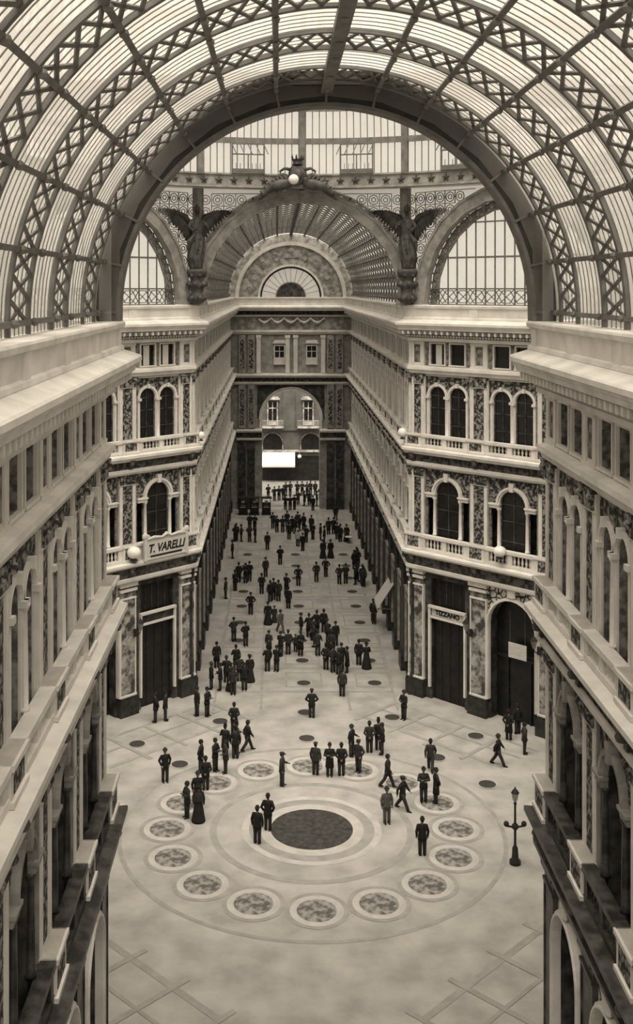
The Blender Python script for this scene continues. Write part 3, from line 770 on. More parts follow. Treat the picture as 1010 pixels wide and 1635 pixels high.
# ------------------------------------------------------------------ bronze angels and the crest over the far arch
def remesh(mb, name, mats, voxel, smooth=True, noise=0.0):
    me = mb.mesh('tmp', mats); o = bpy.data.objects.new('tmp', me); COL.objects.link(o)
    md = o.modifiers.new('r', 'REMESH'); md.mode = 'VOXEL'; md.voxel_size = voxel
    sm_ = o.modifiers.new('s', 'SMOOTH'); sm_.iterations = 2; sm_.factor = .5
    dg = bpy.context.evaluated_depsgraph_get(); out = bpy.data.meshes.new_from_object(o.evaluated_get(dg))
    out.name = name; bpy.data.objects.remove(o); bpy.data.meshes.remove(me)
    if smooth: out.polygons.foreach_set('use_smooth', [True]*len(out.polygons))
    return out
def angel(x, y, ang, mirror, label):
    root = empty('angel_statue', T(x, y, 29.0) @ Matrix.Rotation(ang, 4, 'Z') @ Matrix.Scale(mirror, 4, (1, 0, 0)))
    tag(root, label, 'statue', 'winged statues in the corners of the crossing')
    b = MB()     # facing -y, feet at z 2.6
    b.tube([(0, 0, 2.6), (.05, 0, 3.2), (.0, 0, 4.1), (-.02, -.02, 4.9), (0, 0, 5.15), (0, 0, 5.7), (0, 0, 6.2), (0, -.02, 6.42)], [.30, .36, .42, .46, .40, .48, .42, .17], 12)
    b.tube([(0, -.02, 6.35), (0, -.06, 6.7)], [.15, .14], 8); b.ball((0, -.1, 6.95), .27, 12, 0, .85, 1, 1.2)
    b.ball((0, .03, 7.05), .27, 10); b.ball((0, -.37, 6.92), .06, 6); b.tube([(0, 0, 7.1), (0, .02, 7.5)], [.1, .03], 6)
    b.tube([(.42, 0, 6.15), (.72, -.25, 5.7), (.52, -.7, 5.4), (.34, -.85, 5.5)], [.16, .14, .10, .08], 8)
    b.tube([(-.42, 0, 6.15), (-.75, -.2, 5.75), (-.6, -.65, 5.55), (-.4, -.8, 5.8)], [.16, .14, .10, .08], 8)
    for s in (-1, 1):
        b.tube([(s*.2, -.1, 2.7), (s*.22, -.38, 2.62)], [.13, .09], 8)
        for q in range(5):
            hx = s*(.34 if s > 0 else .4); hz = 5.5 if s > 0 else 5.8
            b.tube([(hx+(q-2)*.03, -.86, hz), (hx+(q-2)*.045-s*.05, -.98, hz+.05), (hx+(q-2)*.045-s*.1, -1.02, hz-.04)], [.03, .026, .018], 5)
    put('angel_body', remesh(b, 'angel_body', 'bronze', .05), root)
    r = MB()
    for k in range(9):
        a = 2*PI*k/9
        r.tube([(.46*math.cos(a), .4*math.sin(a), 4.9), (.54*math.cos(a+.2), .48*math.sin(a+.2), 4.2), (.50*math.cos(a+.3)+.1, .45*math.sin(a+.3), 3.4), (.40*math.cos(a)+.1, .40*math.sin(a), 2.6)], [.1, .15, .17, .12], 6)
    r.tube([(.3, -.45, 5.2), (.75, -.45, 4.6), (.85, -.3, 3.9)], [.12, .22, .05], 6); r.lathe([(.5, 4.75), (.56, 4.85), (.5, 4.95)], 14)
    put('robe', remesh(r, 'robe', 'bronze', .06), root)
    for s in (-1, 1):
        w = MB(); n = 13
        w.tube([(s*.2, .3, 5.7), (s*.8, .42, 6.5), (s*1.6, .45, 6.85), (s*2.7, .35, 6.95)], [.2, .22, .15, .04], 8)
        for k in range(n):
            t = k/(n-1); bx, bz = .3+t*2.0, 5.95+1.0*math.sqrt(min(1, t*1.25))
            ex, ez = .55+2.45*t**1.1, 4.3+2.55*t**.75
            w.tube([(s*bx, .38, bz), (s*(bx*.5+ex*.5+.05), .46, (bz+ez)/2), (s*ex, .42, ez)], [(.18, .06), (.2, .07), (.06, .03)], 8)
        w.build('wing', 'bronze', root, None, True)
    p = MB(); p.lathe([(.12, 0), (.5, .15), (.66, .5), (.42, .8), (.5, 1.2), (.72, 1.5), (.46, 1.75), (.6, 2.1), (.78, 2.35), (.7, 2.6), (.2, 2.62)], 12)
    for k in range(6):
        a = 2*PI*k/6; p.ball((.62*math.cos(a), .62*math.sin(a), 1.5), .24, 8); p.ball((.55*math.cos(a+.5), .55*math.sin(a+.5), .45), .22, 8); p.ball((.58*math.cos(a+.5), .58*math.sin(a+.5), 2.15), .18, 8)
    p.build('pedestal', 'bronze', root, None, True)
    return root
angel(-7.75, D1-.55, -.42*-1, -1, 'winged bronze angel standing left of the great glazed arch, wings spread')
angel(7.75, D1-.55, -.42, 1, 'winged bronze angel standing right of the great glazed arch, wings spread')
c = empty('crest_sculpture', T(-.35, D1-1.75, 37.6) @ Matrix.Diagonal((.86, .86, .92, 1)) @ T(0, 0, -37.6)); tag(c, 'dark sculpted crest with scrolls crowning the top of the far glazed arch', 'sculpture')
b = MB()
b.lathe([(.05, 37.6), (.5, 37.75), (.72, 38.2), (.78, 38.7), (.6, 39.1), (.42, 39.3), (.05, 39.32)], 16, (0, 0, 0), 0, 1, .5)
for x, z, r in ((.0, 38.5, .42), (-.62, 38.0, .2), (.66, 38.05, .22)): b.ball((x, -.3, z), r, 10, 0, 1, .5, 1.2)
b.build('cartouche', 'bronze', c, None, True)
b = MB(); b.lathe([(.42, 39.28), (.47, 39.36), (.40, 39.42), (.46, 39.7), (.52, 39.72), (.05, 39.74)], 14)
for k in range(7):
    a = 2*PI*k/7; b.tube([(.46*math.cos(a), .46*math.sin(a), 39.68), (.52*math.cos(a), .52*math.sin(a), 39.95), (.5*math.cos(a), .5*math.sin(a), 40.12)], [.09, .07, .015], 6)
b.build('crown', 'bronze', c, None, True)
for s in (-1, 1):
    b = MB()
    sp = [(s*(1.15+(.62-.055*q)*math.cos(q*.55)), -.1, 38.1+(.5-.045*q)*math.sin(q*.55)) for q in range(11)]
    b.tube(sp, [.2-.012*q for q in range(11)], 8)
    b.tube([(s*.5, 0, 37.9), (s*1.4, 0, 37.75), (s*2.2, 0, 37.6), (s*2.9, 0, 37.0), (s*3.3, 0, 36.5)], [.4, .5, .42, .3, .08], 8)
    for k in range(7):
        x0 = .9+.33*k; z0 = 38.15-.03*k*k
        b.tube([(s*x0, -.15, z0-.3), (s*(x0+.12), -.25, z0+.15), (s*(x0+.34), -.2, z0+.3-.03*k)], [.16, .13, .03], 6)
    b.tube([(s*.6, -.1, 38.9), (s*1.1, -.2, 39.0), (s*1.5, -.15, 38.75), (s*1.45, -.15, 38.5)], [.14, .12, .09, .03], 6)
    b.build('scroll', 'bronze', c, None, True)
o = MB().ball((0, 0, 0), .37, 18).build('globe_lamp', 'white', None, T(-.65, D1-2.75, 38.0), True)
tag(o, 'round white globe lamp hung on the crest above the far glazed arch', 'lamp')
o2 = MB(); o2.tube([(0, .8, .2), (0, .5, .45), (0, 0, .37)], .04, 6); o2.build('bracket', 'bronze', o)
# ------------------------------------------------------------------ floor with its inlays
mb = MB(); mb.box(-48, 48, -14, D2+2.2, -.3, 0); fl = struct(mb.build('floor', 'floor'))
mb = MB(); mb.box(-60, 60, D2+2.2, 200, -.3, -.02); struct(mb.build('street', 'street'))
def flat_ring(mb, cx, cy, r0, r1, z, seg=40, mi=0):
    vs = []
    for i in range(seg):
        a = 2*PI*i/seg; vs += [(cx+r0*math.cos(a), cy+r0*math.sin(a), z), (cx+r1*math.cos(a), cy+r1*math.sin(a), z)]
    mb.add(vs, [(2*i, 2*i+1, (2*i+3) % (2*seg), (2*i+2) % (2*seg)) for i in range(seg)], mi)
def strip(mb, p, q, w, z): mb.frame_bar((p[0], p[1], z), (q[0], q[1], z), w, .004, (0, 0, 1))
mb = MB(); flat_ring(mb, .1, YC, .02, 2.3, .012, 48); mb.build('mosaic_disc', 'disc', fl)
mb = MB(); flat_ring(mb, .1, YC, 2.3, 2.9, .010, 48); flat_ring(mb, .1, YC, 3.5, 3.9, .010, 48); mb.build('ring_inlay', 'inlay_white', fl)
mb = MB(); flat_ring(mb, .1, YC, 2.9, 3.5, .010, 48); flat_ring(mb, .1, YC, 5.3, 5.7, .010, 48); flat_ring(mb, .1, YC, 10.5, 10.75, .010, 64); mb.build('ring_inlay', 'inlay_dark', fl)
for i in range(16):
    a = 2*PI*i/16; cx, cy = .1+8.05*math.cos(a), YC+8.05*math.sin(a)
    mb = MB(); flat_ring(mb, 0, 0, .02, .98, .014, 28, 0); flat_ring(mb, 0, 0, .98, 1.32, .013, 28, 1); flat_ring(mb, 0, 0, 1.32, 1.58, .013, 28, 2)
    put('mosaic_medallion', shared('medal', lambda: mb.mesh('mosaic_medallion', ['mosaic', 'inlay_white', 'inlay_dark'])), fl, T(cx, cy, 0))
mb = MB()
for sx in (-1, 1):
    for sy in (-1, 1):
        strip(mb, (sx*6.8, YC+sy*18.6), (sx*15.2, YC+sy*10.2), .3, .008)
        for k in range(4):
            o = 2.1*k
            p = (sx*(6.8+o), YC+sy*(18.6-o)); strip(mb, p, (p[0]-sx*3.2, p[1]-sy*3.2), .3, .026)
            pass
        strip(mb, (sx*4.2, YC+sy*16.0), (sx*12.4, YC+sy*7.8), .35, .014); strip(mb, (sx*5.6, YC+sy*17.4), (sx*13.8, YC+sy*9.2), .2, .020)
mb.build('band_inlay', 'inlay_dark', fl)
mb = MB()
for y in [D1+.6+5.05*k for k in range(14)]:
    strip(mb, (-6.4, y), (6.8, y), .22, .008); 
    for x in (-5.2, .2, 5.6):
        for s in (-1, 1): strip(mb, (x+s*1.35-.9*0, y+1.0), (x+s*1.35, y+4.0), .14, .008)
        strip(mb, (x-1.35, y+1.0), (x+1.35, y+1.0), .14, .012); strip(mb, (x-1.35, y+4.0), (x+1.35, y+4.0), .14, .012)
for x in (-6.4, -3.0, 3.4, 6.8): strip(mb, (x, D1-3), (x, D2), .2, .016)
mb.build('panel_inlay', 'inlay_dark', fl)
# ---- dark floor discs
def m_grate(r):
    mb = MB(); mb.lathe([(r, 0), (r, .03), (r-.06, .04), (.02, .04)], 28); return mb.mesh('floor_grate', 'grate')
def m_grate_rim(r):
    mb = MB(); flat_ring(mb, 0, 0, r, r+.14, .02, 28); return mb.mesh('rim', 'floor')
gm = m_grate(.52); gr = m_grate_rim(.52)
ORD = ['first', 'second', 'third', 'fourth', 'fifth', 'sixth', 'seventh', 'eighth', 'ninth', 'tenth', 'eleventh', 'twelfth']
def grate(x, y, label):
    o = put('floor_grate', gm, None, T(x, y, 0)); tag(o, label, 'floor grate', 'round dark floor grates'); put('rim', gr, o)
for nm, x, ks_ in (('left', -5.2, range(2, 9)), ('middle', .2, range(0, 9)), ('right', 5.62, range(0, 9))):
    for i, k in enumerate(ks_):
        grate(x, 83.8+5.05*k, 'round dark grate in the %s row of the far arm, %s counting from the crossing' % (nm, ORD[i]))
for x, y, l in ((-5.8, 76.4, 'round dark floor grate just in front of the far arm\'s left corner'), (.15, 78.0, 'round dark floor grate beside the man with hands on hips'),
                (.15, 73.5, 'round dark floor grate in mid axis just behind the mosaic medallions'), (6.25, 77.1, 'round dark floor grate just in front of the far arm\'s right corner'),
                (-11.1, 72.6, 'round dark floor grate before the dark archway of the left diagonal front'), (-8.0, 69.5, 'round dark floor grate right of the lone man on the left'),
                (11.55, 73.9, 'round dark floor grate before the dark archway of the right diagonal front'), (8.45, 70.5, 'round dark floor grate behind the standing man on the right'),
                (10.95, 66.7, 'round dark floor grate nearest the right wall, left of the lamp post')):
    grate(x, y, l)

# ------------------------------------------------------------------ the street beyond the great arch
b = empty('street_building', T(0, 172, 0)); tag(b, 'grey balconied house across the street, framed by the far archway', 'building')
mb = MB(); mb.box(-9, 9, 0, 6, 0, 22); mb.box(-9, 9, -.25, 0, 7.9, 8.2); mb.box(-1.0, .9, -.12, 0, 8.2, 20); mb.build('wall', 'facade', b)
for x in (-2.6, 3.0):
    w = MB(); w.box(-.75, .75, -.1, .05, 8.7, 12.3); w = w.build('window', 'pane', b, T(x, -.02, 0))
    m2 = MB(); m2.box(-.06, .06, -.16, -.1, 8.7, 12.3)
    for s in (-1, 1): m2.box(s*.75-.1, s*.75+.1, -.18, -.08, 8.6, 12.4)
    m2.box(-.85, .85, -.18, -.08, 11.3, 11.45); m2.box(-.6, .6, -.17, -.1, 8.7, 9.3); m2.build('frame', 'relief', w)
    m2 = MB(); m2.box(-1.15, 1.15, -.5, -.05, 12.7, 12.95); m2.box(-.9, .9, -.35, -.05, 12.95, 13.2); m2.build('hood', 'relief', w)
    q = MB(); q.box(-1.7, 1.7, -1.0, 0, 8.3, 8.5, 0)
    for i in range(18): q.box(-1.65+3.3*i/17-.03, -1.65+3.3*i/17+.03, -.98, -.93, 8.5, 9.5, 0)
    q.box(-1.7, 1.7, -1.0, -.92, 9.45, 9.55, 0); q.build('balcony', 'relief', b, T(x, 0, 0))
for x in (-2.6, 3.4):
    w = MB(); filled(w, (0, 1.5, 4.9, 5.9, True), 0); o = w.build('arched_window', 'pane', b, T(x, -.03, 0))
    w = MB(); band(w, (0, 1.5, 4.9, 5.9, True), .2, -.12, .0); w.build('archivolt', 'relief', o)
mb = MB(); mb.box(-5.5, 5.5, -.06, .02, .1, 3.9); mb.build('shop_front', 'pane', b); mb = MB(); mb.box(-5.5, 5.5, -.3, 0, 4.5, 4.8); mb.build('string_course', 'relief', b)
aw = MB(); aw.add([(-4.2, -.1, 4.5), (.9, -.1, 4.5), (.9, -1.6, 2.6), (-4.2, -1.6, 2.6), (-4.2, -.1, 4.55), (.9, -.1, 4.55), (.9, -1.6, 2.65), (-4.2, -1.6, 2.65)],
                  [(0,1,2,3), (7,6,5,4), (2,6,7,3), (0,3,7,4), (1,5,6,2)]); aw.box(-4.2, .9, -1.62, -1.58, 2.35, 2.62)
o = aw.build('awning', 'canvas', None, T(0, 171.9, 0)); tag(o, 'white canvas shop awning across the street beyond the far archway', 'awning')
for x in (-4.1, .8):
    m2 = MB(); m2.tube([(x, -1.55, 2.6), (x, -.1, 2.2)], .03, 6); m2.build('support_rod', 'iron', o)
o = MB().ball((0, 0, 0), .3, 12).build('globe_lamp', 'white', None, T(1.6, 170.6, 4.0), True); tag(o, 'small white globe lamp hanging beside the awning in the far archway', 'lamp')
m2 = MB(); m2.tube([(0, 0, .28), (0, 0, .7), (0, 1.3, .75)], .04, 6); m2.build('bracket', 'iron', o)
mb = MB(); mb.box(-30, 30, 0, 4, 0, 20); struct(mb.build('wall_street', 'facade', None, T(0, 178.2, 0)))

# ------------------------------------------------------------------ loose things on the buildings
def sphere_on(name, x, y, z, r, label, sz=1.0):
    o = MB().ball((0, 0, 0), r, 20, 0, 1, 1, sz).build(name, 'white', None, T(x, y, z), True); tag(o, label, 'lamp', 'white globes on the balustrades')
    m2 = MB(); m2.lathe([(r*.55, 0), (r*.6, .04), (r*.3, .1), (r*.35, .16), (r*.2, .2)], 12); m2.build('collar', 'bronze', o, T(0, 0, -r*sz-.14)); return o
def on_fac(f, u, n): p = f.p0 + f.u*u + f.n*n; return p.x, p.y
x, y = on_fac(F['far_right'], .45, -.1); sphere_on('globe_lamp', x, y, ZA+1.0, .34, 'white globe on the upper balustrade at the right corner of the far arm')
x, y = on_fac(F['far_left'], 67.2, -.1); sphere_on('globe_lamp', x, y, ZA+.8, .28, 'white globe on the upper balustrade at the left corner of the far arm')
x, y = on_fac(F['diagonal_right'], 9.6, -.1); sphere_on('globe_lamp', x, y, ZB+1.22, .46, 'large white globe on the lower balustrade of the right diagonal front', .8)
x, y = on_fac(F['diagonal_left'], 6.25, -.1); sphere_on('globe_lamp', x, y, ZB+.75, .5, 'large white globe on the lower balustrade, left of the lettered shop sign', .85)
def text(parent, s, size, mw, m, ext=.02, shear=0.0, sx=1.0):
    cu = bpy.data.curves.new('lettering', 'FONT'); cu.body = s; cu.size = size; cu.align_x = 'CENTER'; cu.align_y = 'CENTER'; cu.extrude = ext; cu.shear = shear; cu.offset = .022
    cu.materials.append(M[m]); o = bpy.data.objects.new('lettering', cu); COL.objects.link(o)
    me = bpy.data.meshes.new_from_object(o.evaluated_get(bpy.context.evaluated_depsgraph_get())); bpy.data.objects.remove(o); bpy.data.curves.remove(cu)
    o = put('lettering', me, parent); o.matrix_local = mw @ Matrix(((-1*sx,0,0,0),(0,0,1,0),(0,1,0,0),(0,0,0,1))); return o
# shop sign on the lower balcony of the left diagonal front
s = empty('shop_sign', F['diagonal_left'].mw @ T(3.45, .02, ZB)); tag(s, 'white scroll-topped shop sign with dark slanted lettering on the left lower balcony', 'sign')
mb = MB(); mb.box(-1.9, 1.9, -.06, .02, .12, 1.5, 0); mb.box(-1.8, 1.8, .02, .04, .3, 1.25, 1); mb.build('board', ['canvas', 'canvas'], s)
mb = MB()
for k in (-1.9, 1.9): mb.box(k-.12, k+.12, -.08, .1, 0, 1.7); mb.ball((k, 0, 1.75), .26, 10, 0, 1, .6); mb.ball((k*.86, 0, 1.68), .17, 8, 0, 1, .6)
mb.tube([(-1.9, .02, 1.52), (-1.1, .04, 1.6), (-.4, .04, 1.52), (0, .05, 1.72), (.4, .04, 1.52), (1.1, .04, 1.6), (1.9, .02, 1.52)], [.08, .12, .08, .14, .08, .12, .08], 8)
mb.box(-1.9, 1.9, -.04, .08, .05, .16); mb.build('scroll_frame', 'canvas', s)
text(s, 'T. VARELLI', .82, T(0, .05, .78), 'cloth_black', .015, .25, .86)
mb = MB(); mb.box(-1.45, 1.45, .02, .05, .2, .34); mb.build('underline', 'cloth_dark', s)
# lettered fascia above the right shop door
fr = F['diagonal_right']; ub = (dpil[2]+dpil[3])/2
s = empty('door_sign', fr.mw @ T(ub, WN+.05, 6.45)); tag(s, 'narrow pale fascia sign with dark letters over the right shop door', 'sign')
mb = MB(); mb.box(-1.4, 1.4, -.03, .02, -.27, .27); mb.build('board', 'sign_white', s); text(s, 'TIZZANO', .46, T(0, .03, 0), 'cloth_black', .01, 0, 1.05)
s = MB(); s.box(-.72, .72, -.03, .03, -.52, .52); um = (dpil[1]+dpil[2])/2
o = s.build('hanging_notice', 'canvas', None, fr.mw @ T(um-.1, WN-.35, 5.05)); tag(o, 'white hanging notice board inside the dark archway on the right', 'sign')
for k in (-.6, .6):
    m2 = MB(); m2.tube([(k, 0, .5), (k, 0, 2.75)], .015, 5); m2.build('cord', 'iron', o)
m2 = MB()
for k in (.22, 0, -.22): m2.box(-.5, .5, .03, .035, k-.02, k+.02)
m2.build('faint_line', 'sign_white', o)
# wall lanterns
def lantern(f, u, z, label):
    l = empty('wall_lantern', f.mw @ T(u, -.5, z)); tag(l, label, 'lantern', 'wall lanterns on the shop piers')
    mb = MB(); mb.tube([(0, -.05, 0), (0, .3, -.1), (0, .55, .1), (0, .6, .3)], [.05, .04, .04, .03], 8); mb.box(-.12, .12, -.06, .02, -.3, .25); mb.build('bracket', 'iron_dark', l)
    mb = MB(); mb.lathe([(.1, .3), (.24, .75), (.26, .8)], 6, (0, .6, 0)); mb.build('lantern_glass', 'glass_dim', l)
    mb = MB(); mb.lathe([(.28, .8), (.2, .92), (.05, 1.1), (.02, 1.2)], 6, (0, .6, 0)); mb.build('cap', 'iron_dark', l)
lantern(fr, dpil[2]+.45, 5.8, 'black wall lantern on the marble pier between right shop door and archway')
lantern(fr, dpil[1]+.5, 5.8, 'black wall lantern at the far right edge of the right archway')
lantern(F['diagonal_left'], dpil[1]-.45, 5.8, 'black wall lantern on the marble pier between left shop door and archway')
# lamp post in the crossing
lp = empty('lamp_post', T(10.65, 57.5, 0) @ Matrix.Scale(.93, 4)); tag(lp, 'slim dark lamp post standing on the crossing floor by the right wall', 'lamp post')
mb = MB(); mb.lathe([(.32, 0), (.32, .2), (.2, .3), (.16, .9), (.1, 1.0), (.075, 1.1), (.06, 3.3), (.1, 3.4), (.05, 3.5)], 12); mb.build('post', 'iron_dark', lp, None, True)
mb = MB(); mb.lathe([(.05, 3.5), (.14, 3.62), (.2, 3.95), (.21, 4.0)], 8); mb.build('lantern_glass', 'glass_dim', lp)
mb = MB(); mb.lathe([(.24, 4.0), (.16, 4.12), (.05, 4.25), (.02, 4.35)], 8); mb.build('cap', 'iron_dark', lp)
mb = MB(); mb.tube([(-.55, 0, 2.15), (0, 0, 2.05), (.55, 0, 2.15)], .06, 6); mb.ball((-.5, 0, 2.25), .16, 10); mb.ball((.5, 0, 2.25), .16, 10); mb.ball((0, 0, 2.1), .2, 10); mb.build('basket_arm', 'iron_dark', lp)
# awning over the right arcade
x0, y0 = 7.0, 97.0
aw = MB(); P = [(1.3, -1.6, 4.4), (1.3, 1.6, 4.4), (-.1, 1.6, 2.3), (-.1, -1.6, 2.3)]
aw.add(P + [(p[0], p[1], p[2]+.04) for p in P], [(0,1,2,3), (7,6,5,4), (2,6,7,3), (0,3,7,4), (1,5,6,2), (0,4,5,1)])
aw.box(-.12, -.08, -1.6, 1.6, 2.0, 2.32)
o = aw.build('awning', 'canvas', None, T(x0, y0, 0)); tag(o, 'white sloping canvas awning projecting from the right arcade of the far arm', 'awning')
for y in (-1.5, 1.5):
    m2 = MB(); m2.tube([(-.06, y, 2.3), (1.3, y, 2.2)], .03, 6); m2.build('support_rod', 'iron', o)
# three dark stalls near the far end, left
def stall(x, y, label):
    s = empty('stall', T(x, y, 0)); tag(s, label, 'stall', 'dark stalls by the far end')
    mb = MB(); mb.box(-.58, .58, -.45, .45, .12, 1.55); mb.box(-.64, .64, -.5, .5, 0, .14); mb.box(-.5, .5, -.47, -.44, .3, 1.3); mb.build('cabinet', 'cloth_black', s)
    mb = MB(); mb.box(-.36, .36, -.5, -.3, 1.05, 1.1); mb.box(-.3, .3, -.46, -.42, 1.1, 1.32); mb.build('counter', 'stone', s)
    mb = MB(); mb.box(-.7, .7, -.6, .6, 2.2, 2.3)
    for a in (-.55, .55): mb.box(a-.04, a+.04, -.4, -.32, 1.55, 2.2); mb.box(a-.04, a+.04, .32, .4, 1.55, 2.2)
    mb.build('roof', 'cloth_black', s)
    mb = MB(); mb.box(-.22, .22, -.1, .1, 1.55, 1.85); mb.build('display_card', 'stone', s)
for i, (px, lab) in enumerate(((388, 'dark stall with pale counter near the far end, leftmost of three'), (406, 'dark stall with pale counter near the far end, middle of three'), (425, 'dark stall with pale counter near the far end, rightmost of three'))):
    x, y = ground(px, 821.5); stall(x, y, lab)
# café tables at the right side of the far arm
def table(px, py, label):
    x, y = ground(px, py); x = min(x, 6.6); t = empty('cafe_table', T(x, y, 0)); tag(t, label, 'table', 'white tables by the right arcade')
    mb = MB(); mb.lathe([(.42, .72), (.44, .74), (.42, .77), (.02, .77)], 18); mb.build('tabletop', 'white', t)
    mb = MB(); mb.lathe([(.26, 0), (.2, .05), (.05, .1), (.04, .72)], 10); mb.build('pedestal', 'iron', t)
table(564, 855, 'white round table by the right arcade beside the woman in black, furthest one')
table(569, 860, 'white round table by the right arcade beside the woman in black, middle one')
table(567, 867, 'white round table by the right arcade beside the woman in black, nearest one')
# ------------------------------------------------------------------ people
# local: feet at z = 0, facing -y; arms are given as elbow and wrist for the right (+x) side, mirrored unless a left pair is given
POSE = {
 'stand':  dict(legs=((0, 0), (0, 0)), arms=(((.27, .02, 1.14), (.26, -.04, .88)),)*2),
 'hips':   dict(legs=((.05, .05), (-.05, 0)), arms=(((.37, .07, 1.16), (.21, -.06, 1.0)),)*2),
 'behind': dict(legs=((0, 0), (.04, .03)), arms=(((.30, .13, 1.16), (.06, .19, .95)),)*2),
 'pockets':dict(legs=((.06, .08), (-.04, 0)), arms=(((.31, .08, 1.15), (.21, -.08, .92)),)*2),
 'folded': dict(legs=((.02, 0), (0, 0)), arms=(((.29, -.06, 1.15), (-.05, -.22, 1.2)), ((.29, -.06, 1.15), (-.05, -.25, 1.13)))),
 'walk':   dict(legs=((.42, .08), (-.38, .28)), arms=(((.27, .14, 1.15), (.27, .12, .90)), ((.27, -.10, 1.15), (.25, -.24, .95)))),
 'stride': dict(legs=((-.42, .22), (.48, .10)), arms=(((.28, -.12, 1.15), (.25, -.28, .98)), ((.28, .16, 1.16), (.28, .18, .92)))),
 'talk':   dict(legs=((.05, .05), (-.03, 0)), arms=(((.29, -.03, 1.16), (.22, -.27, 1.14)), ((.28, .04, 1.14), (.26, -.04, .89)))),
}
def mirror(p, s): return Vector((p[0]*s, p[1], p[2]))
def joints(pose):
    P = POSE[pose]; J = {}; drop = 0
    for s, (hip, knee) in zip((1, -1), P['legs']):
        h = Vector((s*.095, 0, .90)); k = h + Vector((s*.01, -math.sin(hip)*.42, -math.cos(hip)*.42))
        a = k + Vector((0, -math.sin(hip-knee)*.41, -math.cos(hip-knee)*.41)); J['hip', s] = h; J['knee', s] = k; J['ank', s] = a
    low = min(J['ank', 1].z, J['ank', -1].z); drop = low - .075
    for s in (1, -1):
        for k in ('hip', 'knee', 'ank'): J[k, s] = J[k, s] - Vector((0, 0, drop))
    for s, (e, w) in zip((1, -1), P['arms']):
        J['sh', s] = Vector((s*.185, 0, 1.40-drop)); J['el', s] = mirror(e, s) - Vector((0, 0, drop)); J['wr', s] = mirror(w, s) - Vector((0, 0, drop))
    J['drop'] = drop; return J
def body_mesh(pose, woman=False):
    J = joints(pose); d = J['drop']; b = MB(); sw = .9 if woman else 1.0
    b.tube([(0, .01, .82-d), (0, .01, .95-d), (0, 0, 1.10-d), (0, .0, 1.26-d), (0, .0, 1.38-d), (0, .01, 1.45-d)], [(.12, .09), (.155, .105), (.125*sw, .09), (.155*sw, .105), (.165*sw, .09), (.06, .06)], 14)
    b.tube([(0, .01, 1.42-d), (0, 0, 1.50-d), (0, -.01, 1.56-d)], [.06, .055, .055], 10)
    b.ball((0, -.01, 1.63-d), .088, 14, 0, .9, 1.08, 1.32)
    b.ball((0, -.045, 1.565-d), .05, 8, 0, .9, .9, .8)
    b.tube([(0, -.098, 1.655-d), (0, -.122, 1.62-d), (0, -.1, 1.612-d)], [.012, .018, .012], 6)
    b.tube([(-.022, -.095, 1.585-d), (.022, -.095, 1.585-d)], .009, 5)
    for s in (1, -1):
        b.ball((s*.083, .0, 1.625-d), .022, 6, 0, .5, .9, 1.4); b.ball((s*.032, -.088, 1.65-d), .014, 6)
        sh, el, wr = J['sh', s], J['el', s], J['wr', s]
        b.tube([sh*.8 + Vector((0, 0, .28-.2*d)), sh, (sh+el)/2, el, (el+wr)/2, wr], [.05, .058, .048, .040, .037, .027], 9)
        if woman: pass
        dr = (wr-el).normalized(); side = dr.cross(Vector((0, 1, 0))); side = side.normalized() if side.length > .1 else Vector((1, 0, 0))
        palm = wr + dr*.075
        b.tube([wr, wr+dr*.03, palm], [.024, (.038, .02), (.042, .018)], 8)
        nrm = dr.cross(side).normalized(); cl = -nrm if nrm.y > 0 else nrm
        for q, ln in enumerate((.068, .078, .073, .056)):
            o = palm + side*((q-1.5)*.021); b.tube([o-dr*.02, o+dr*ln*.5+cl*.008, o+dr*ln*.85+cl*.03], [.0105, .010, .0085], 6)
        b.tube([wr+dr*.03+side*.03, wr+dr*.06+side*.058+cl*.012, wr+dr*.095+side*.06+cl*.025], [.014, .012, .0095], 6)
        h, k, a = J['hip', s], J['knee', s], J['ank', s]
        b.tube([h+Vector((0, 0, .03)), h-Vector((0, 0, .05)), (h+k)/2, k, k*.6+a*.4, a, a-Vector((0, 0, .03))], [.09, .088, .072, .056, .056, .038, .036], 10)
        b.tube([a+Vector((0, .05, -.035)), a+Vector((0, -.05, -.04)), a+Vector((0, -.15, -.055))], [.033, .036, .022], 8)
    return remesh(b, 'body', 'skin', .0095)
def jacket_mesh(pose, m, long=False):
    J = joints(pose); d = J['drop']; b = MB(); lo = .48 if long else .76
    b.tube([(0, .01, lo-d), (0, .01, .9-d), (0, 0, 1.08-d), (0, 0, 1.26-d), (0, 0, 1.40-d), (0, .012, 1.47-d)], [(.24 if long else .225, .18 if long else .165), (.205, .155), (.185, .14), (.21, .145), (.21, .125), (.08, .08)], 16)
    for s in (1, -1):
        sh, el, wr = J['sh', s], J['el', s], J['wr', s]
        b.tube([Vector((s*.11, 0, 1.41-d)), sh, (sh+el)/2, el, (el+wr)/2, wr - (wr-el)*.04], [.08, .09, .077, .068, .06, .052], 10)
        b.tube([(s*.05, -.075, 1.47-d), (s*.07, -.125, 1.36-d), (s*.02, -.135, 1.2-d)], [.018, .03, .01], 6)
    return b.mesh('jacket', m, True)
def trousers_mesh(pose, m):
    J = joints(pose); d = J['drop']; b = MB()
    b.tube([(0, .01, .80-d), (0, .01, .95-d), (0, .01, 1.02-d)], [(.15, .115), (.165, .12), (.14, .105)], 14)
    for s in (1, -1):
        h, k, a = J['hip', s], J['knee', s], J['ank', s]
        b.tube([h+Vector((0, 0, .02)), (h+k)/2, k, (k+a)/2, a+Vector((0, 0, -.02))], [.118, .105, .092, .086, .08], 10)
    return b.mesh('trousers', m, True)
